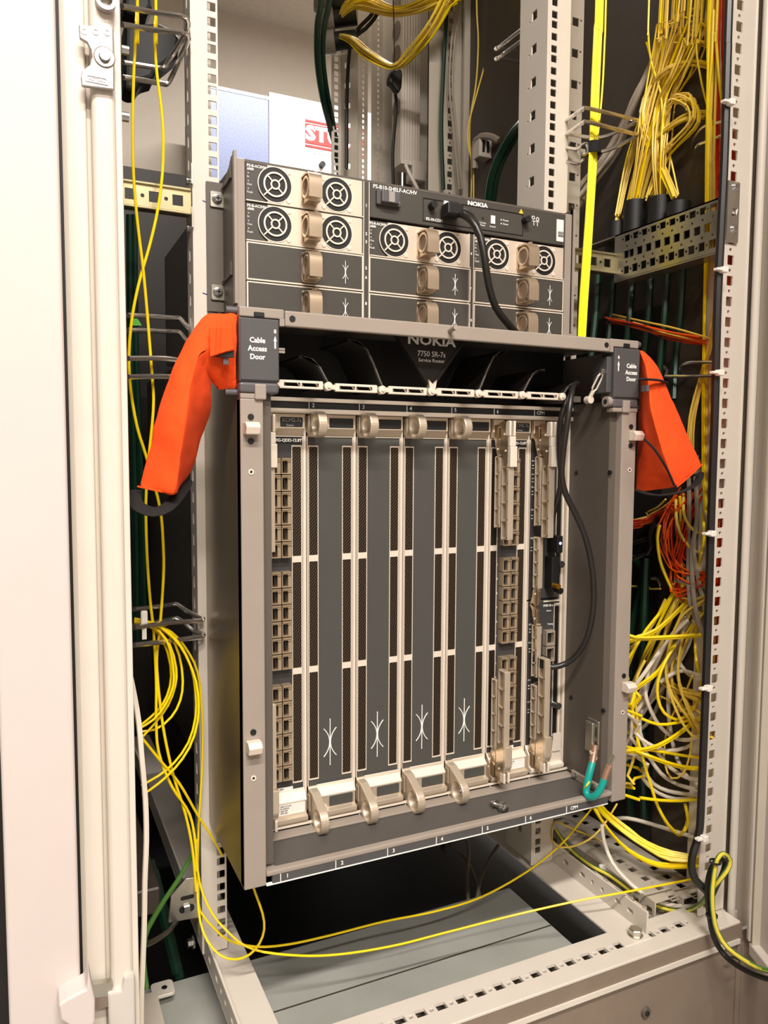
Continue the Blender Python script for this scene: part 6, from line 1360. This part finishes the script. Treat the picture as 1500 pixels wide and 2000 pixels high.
# orange coils under the right sleeve
strands(12, [(1340, 965, -0.05), (1310, 1000, -0.05), (1302, 1050, -0.05), (1315, 1095, -0.06), (1345, 1120, -0.08), (1385, 1125, -0.11)], [0.014, 0.012, 0.012, 0.012, 0.012, 0.01], FR, ['orc', 'redc', 'orc'], 'fibre_cable', 'orange fibre in the coil below the right sleeve', 'orange fibre coil')
strands(8, [(1368, 960, -0.08), (1345, 1010, -0.07), (1330, 1070, -0.06), (1318, 1120, -0.05), (1320, 1160, -0.05), (1350, 1150, -0.08), (1390, 1120, -0.11)], 0.009, FR, ['redc', 'orc'], 'fibre_cable', 'dark orange fibre weaving behind the coil', 'orange fibre coil')
strands(8, [(1225, 1025, -0.02), (1255, 1018, -0.02), (1290, 1005, -0.02), (1320, 990, -0.03)], [0.012, 0.009, 0.008, 0.008], FR, ['redc', 'orc'], 'fibre_cable', 'red fibre running level behind the router flange', 'level red fibres')
strands(4, [(1362, 900, -0.06), (1360, 1000, -0.06), (1358, 1080, -0.06), (1366, 1180, -0.08), (1392, 1260, -0.14)], 0.012, 0.0028, ['gryc'], 'network_cable', 'grey cable in shade left of the right post', 'shaded grey cables', cat='network cable')
for i, pts in enumerate(([(1300, 965, -0.08), (1288, 1000, -0.06), (1270, 1040, -0.05), (1240, 1090, -0.03)], [(1310, 965, -0.08), (1295, 1010, -0.06), (1275, 1030, -0.05), (1240, 1060, -0.02)])):
    cable('power_cable', ['black strap cable slanting below the right sleeve', 'second black strap cable below the right sleeve'][i], pts, 0.0032, 'blkc')
# dark zone below the punched channel
strands(6, [(1395, 590, -0.12), (1392, 640, -0.11), (1370, 740, -0.10), (1350, 820, -0.09), (1345, 900, -0.08)], 0.006, FR, ['ylw2'], 'fibre_cable', 'yellow fibre leaning in behind the right sleeve', 'leaning yellow fibres')
for i, u in enumerate((1165, 1195, 1232, 1268, 1300, 1330)):
    cable('trunk_cable', ['first', 'second', 'third', 'fourth', 'fifth', 'last'][i]+' dark green trunk cable from the left below the punched channel', [(u+4, 505, 0.05), (u+2, 560, 0.05), (u-2, 620, 0.05), (u-10, 700, 0.05), (u-14, 780, 0.05)], 0.0048, 'grn', 'green trunks under the channel')
for i, u in enumerate((1236, 1262)):
    cable('trunk_cable', ['dark green trunk cable nearest the router flange, low right', 'dark green trunk cable further from the router flange, low right'][i], [(u, 1090, 0.06), (u-6, 1250, 0.06), (u-10, 1400, 0.06), (u-4, 1600, 0.06)], 0.0055, 'grn', 'green trunks low right')
strands(6, [(1190, 628, 0.08), (1250, 640, 0.06), (1310, 655, 0.05), (1380, 668, 0.0)], 0.010, FR, ['orc', 'redc', 'ylw2'], 'fibre_cable', 'orange fibre crossing in the dark below the punched channel', 'orange fibres under the channel')

# floor of the right side: yellow trunk bundle and earth cables
strands(9, [(1160, 1560, -0.02), (1180, 1585, -0.05), (1220, 1620, -0.08), (1265, 1650, -0.11), (1310, 1668, -0.135), (1366, 1675, -0.16)], [0.004, 0.005, 0.006, 0.006, 0.006, 0.005], 0.0022, ['ylw', 'ylwb'], 'patch_cable', 'thick yellow cable in the bundle sweeping under the router to the post', 'yellow floor bundle', wob=0.25, cat='patch cable')
strands(3, [(1165, 1580, -0.04), (1190, 1620, -0.06), (1230, 1660, -0.10), (1290, 1690, -0.13), (1366, 1690, -0.16)], 0.003, 0.0022, ['ylw'], 'patch_cable', 'yellow cable below the floor bundle', 'yellow floor bundle', cat='patch cable')
cable('fibre_cable', 'yellow fibre looping back over the floor rails', [(1205, 1570, -0.05), (1180, 1610, -0.06), (1150, 1640, -0.06), (1110, 1655, -0.055), (1085, 1650, -0.04), (1076, 1630, -0.02), (1085, 1605, 0.0), (1120, 1620, 0.0), (1170, 1640, 0.0), (1195, 1665, -0.03), (1190, 1690, -0.06)], FR, 'ylw2')
def twotone(label, pts, r, mats, off):
    t = thing('earth_cable', label, 'earth cable', tuple(PY(*pts[0])), 'earth cables')
    P_ = crom([PY(*p) for p in pts], 0.008)
    MB().tube(P_, r, 10).build('jacket', mats[0], t, smooth=True)
    MB().tube([p+np.array(off)*r*0.55 for p in P_], r*0.72, 8).build('stripe', mats[1], t, smooth=True)
twotone('green-yellow earth cable along the floor rail to the right post', [(1085, 1620, 0.03), (1110, 1655, 0.0), (1150, 1688, -0.05), (1190, 1710, -0.08), (1240, 1745, -0.12), (1290, 1772, -0.145), (1335, 1780, -0.165), (1365, 1768, -0.19), (1382, 1748, -0.21), (1400, 1725, -0.228), (1420, 1700, -0.232), (1426, 1680, -0.232), (1413, 1667, -0.232), (1401, 1678, -0.232), (1395, 1705, -0.232), (1391, 1745, -0.235), (1393, 1785, -0.238), (1401, 1820, -0.243), (1420, 1850, -0.253), (1450, 1873, -0.273), (1480, 1890, -0.293), (1515, 1900, -0.318)], 0.0031, ('earthgrn', 'earthylw'), (-0.6, -0.7, 0.4))
cable('power_cable', 'black cable looped with the earth cable at the post foot', [(1388, 1755, -0.22), (1402, 1725, -0.224), (1413, 1700, -0.222), (1415, 1682, -0.22), (1406, 1678, -0.22), (1393, 1688, -0.22), (1384, 1712, -0.222), (1381, 1750, -0.225), (1386, 1795, -0.228), (1394, 1830, -0.232), (1412, 1862, -0.242), (1440, 1886, -0.262), (1475, 1904, -0.285), (1510, 1915, -0.31)], 0.0034, 'blkc')
for i, (u, v) in enumerate(((1397, 1683), (1390, 1788), (1434, 1876))):
    c = PY(u, v, -0.232); o = MB().annulus((c[0], -0.232, c[2]), 'z', 0.0072, 0.0058, c[2]-0.0012, c[2]+0.0012, 16).build('cable_tie', 'blkc'); tag(o, ['upper', 'middle', 'lower'][i]+' black tie around the earth cable pair', 'cable tie', 'black ties on the earth pair')
for i, (u, v, y) in enumerate(((1172, 1693, -0.06), (1240, 1742, -0.115))):
    c = PY(u, v, y); o = MB().box(c[0]-0.005, c[0]+0.005, y-0.007, y-0.002, c[2]-0.006, c[2]+0.006).build('cable_tie', 'tie', None, 0.0012, 2); tag(o, ['white tie head on the rear floor earth cable', 'white tie head on the front floor earth cable'][i], 'cable tie')
# grey and green cables in the dark under the router
for i, pts in enumerate(([(1000, 1600, 0.25), (980, 1640, 0.25), (955, 1680, 0.22), (938, 1720, 0.2), (930, 1765, 0.18)], [(905, 1620, 0.3), (915, 1660, 0.28), (912, 1710, 0.25), (915, 1770, 0.2)], [(880, 1650, 0.32), (905, 1670, 0.3), (925, 1710, 0.25), (940, 1760, 0.2)])):
    cable('power_cable', ['grey cable slanting under the router tray', 'grey cable hanging straight under the router tray', 'dim grey cable bowing under the router tray'][i], pts, 0.0034, 'gryc')
for i, u in enumerate((865, 880, 895)): cable('trunk_cable', ['left', 'middle', 'right'][i]+' of three dark green cables under the router tray', [(u, 1640, 0.4), (u+6, 1700, 0.38), (u+14, 1770, 0.35)], 0.004, 'grn', 'green cables under the router')

for o in bpy.data.objects:
    if 'wloc' in o.keys(): del o['wloc']
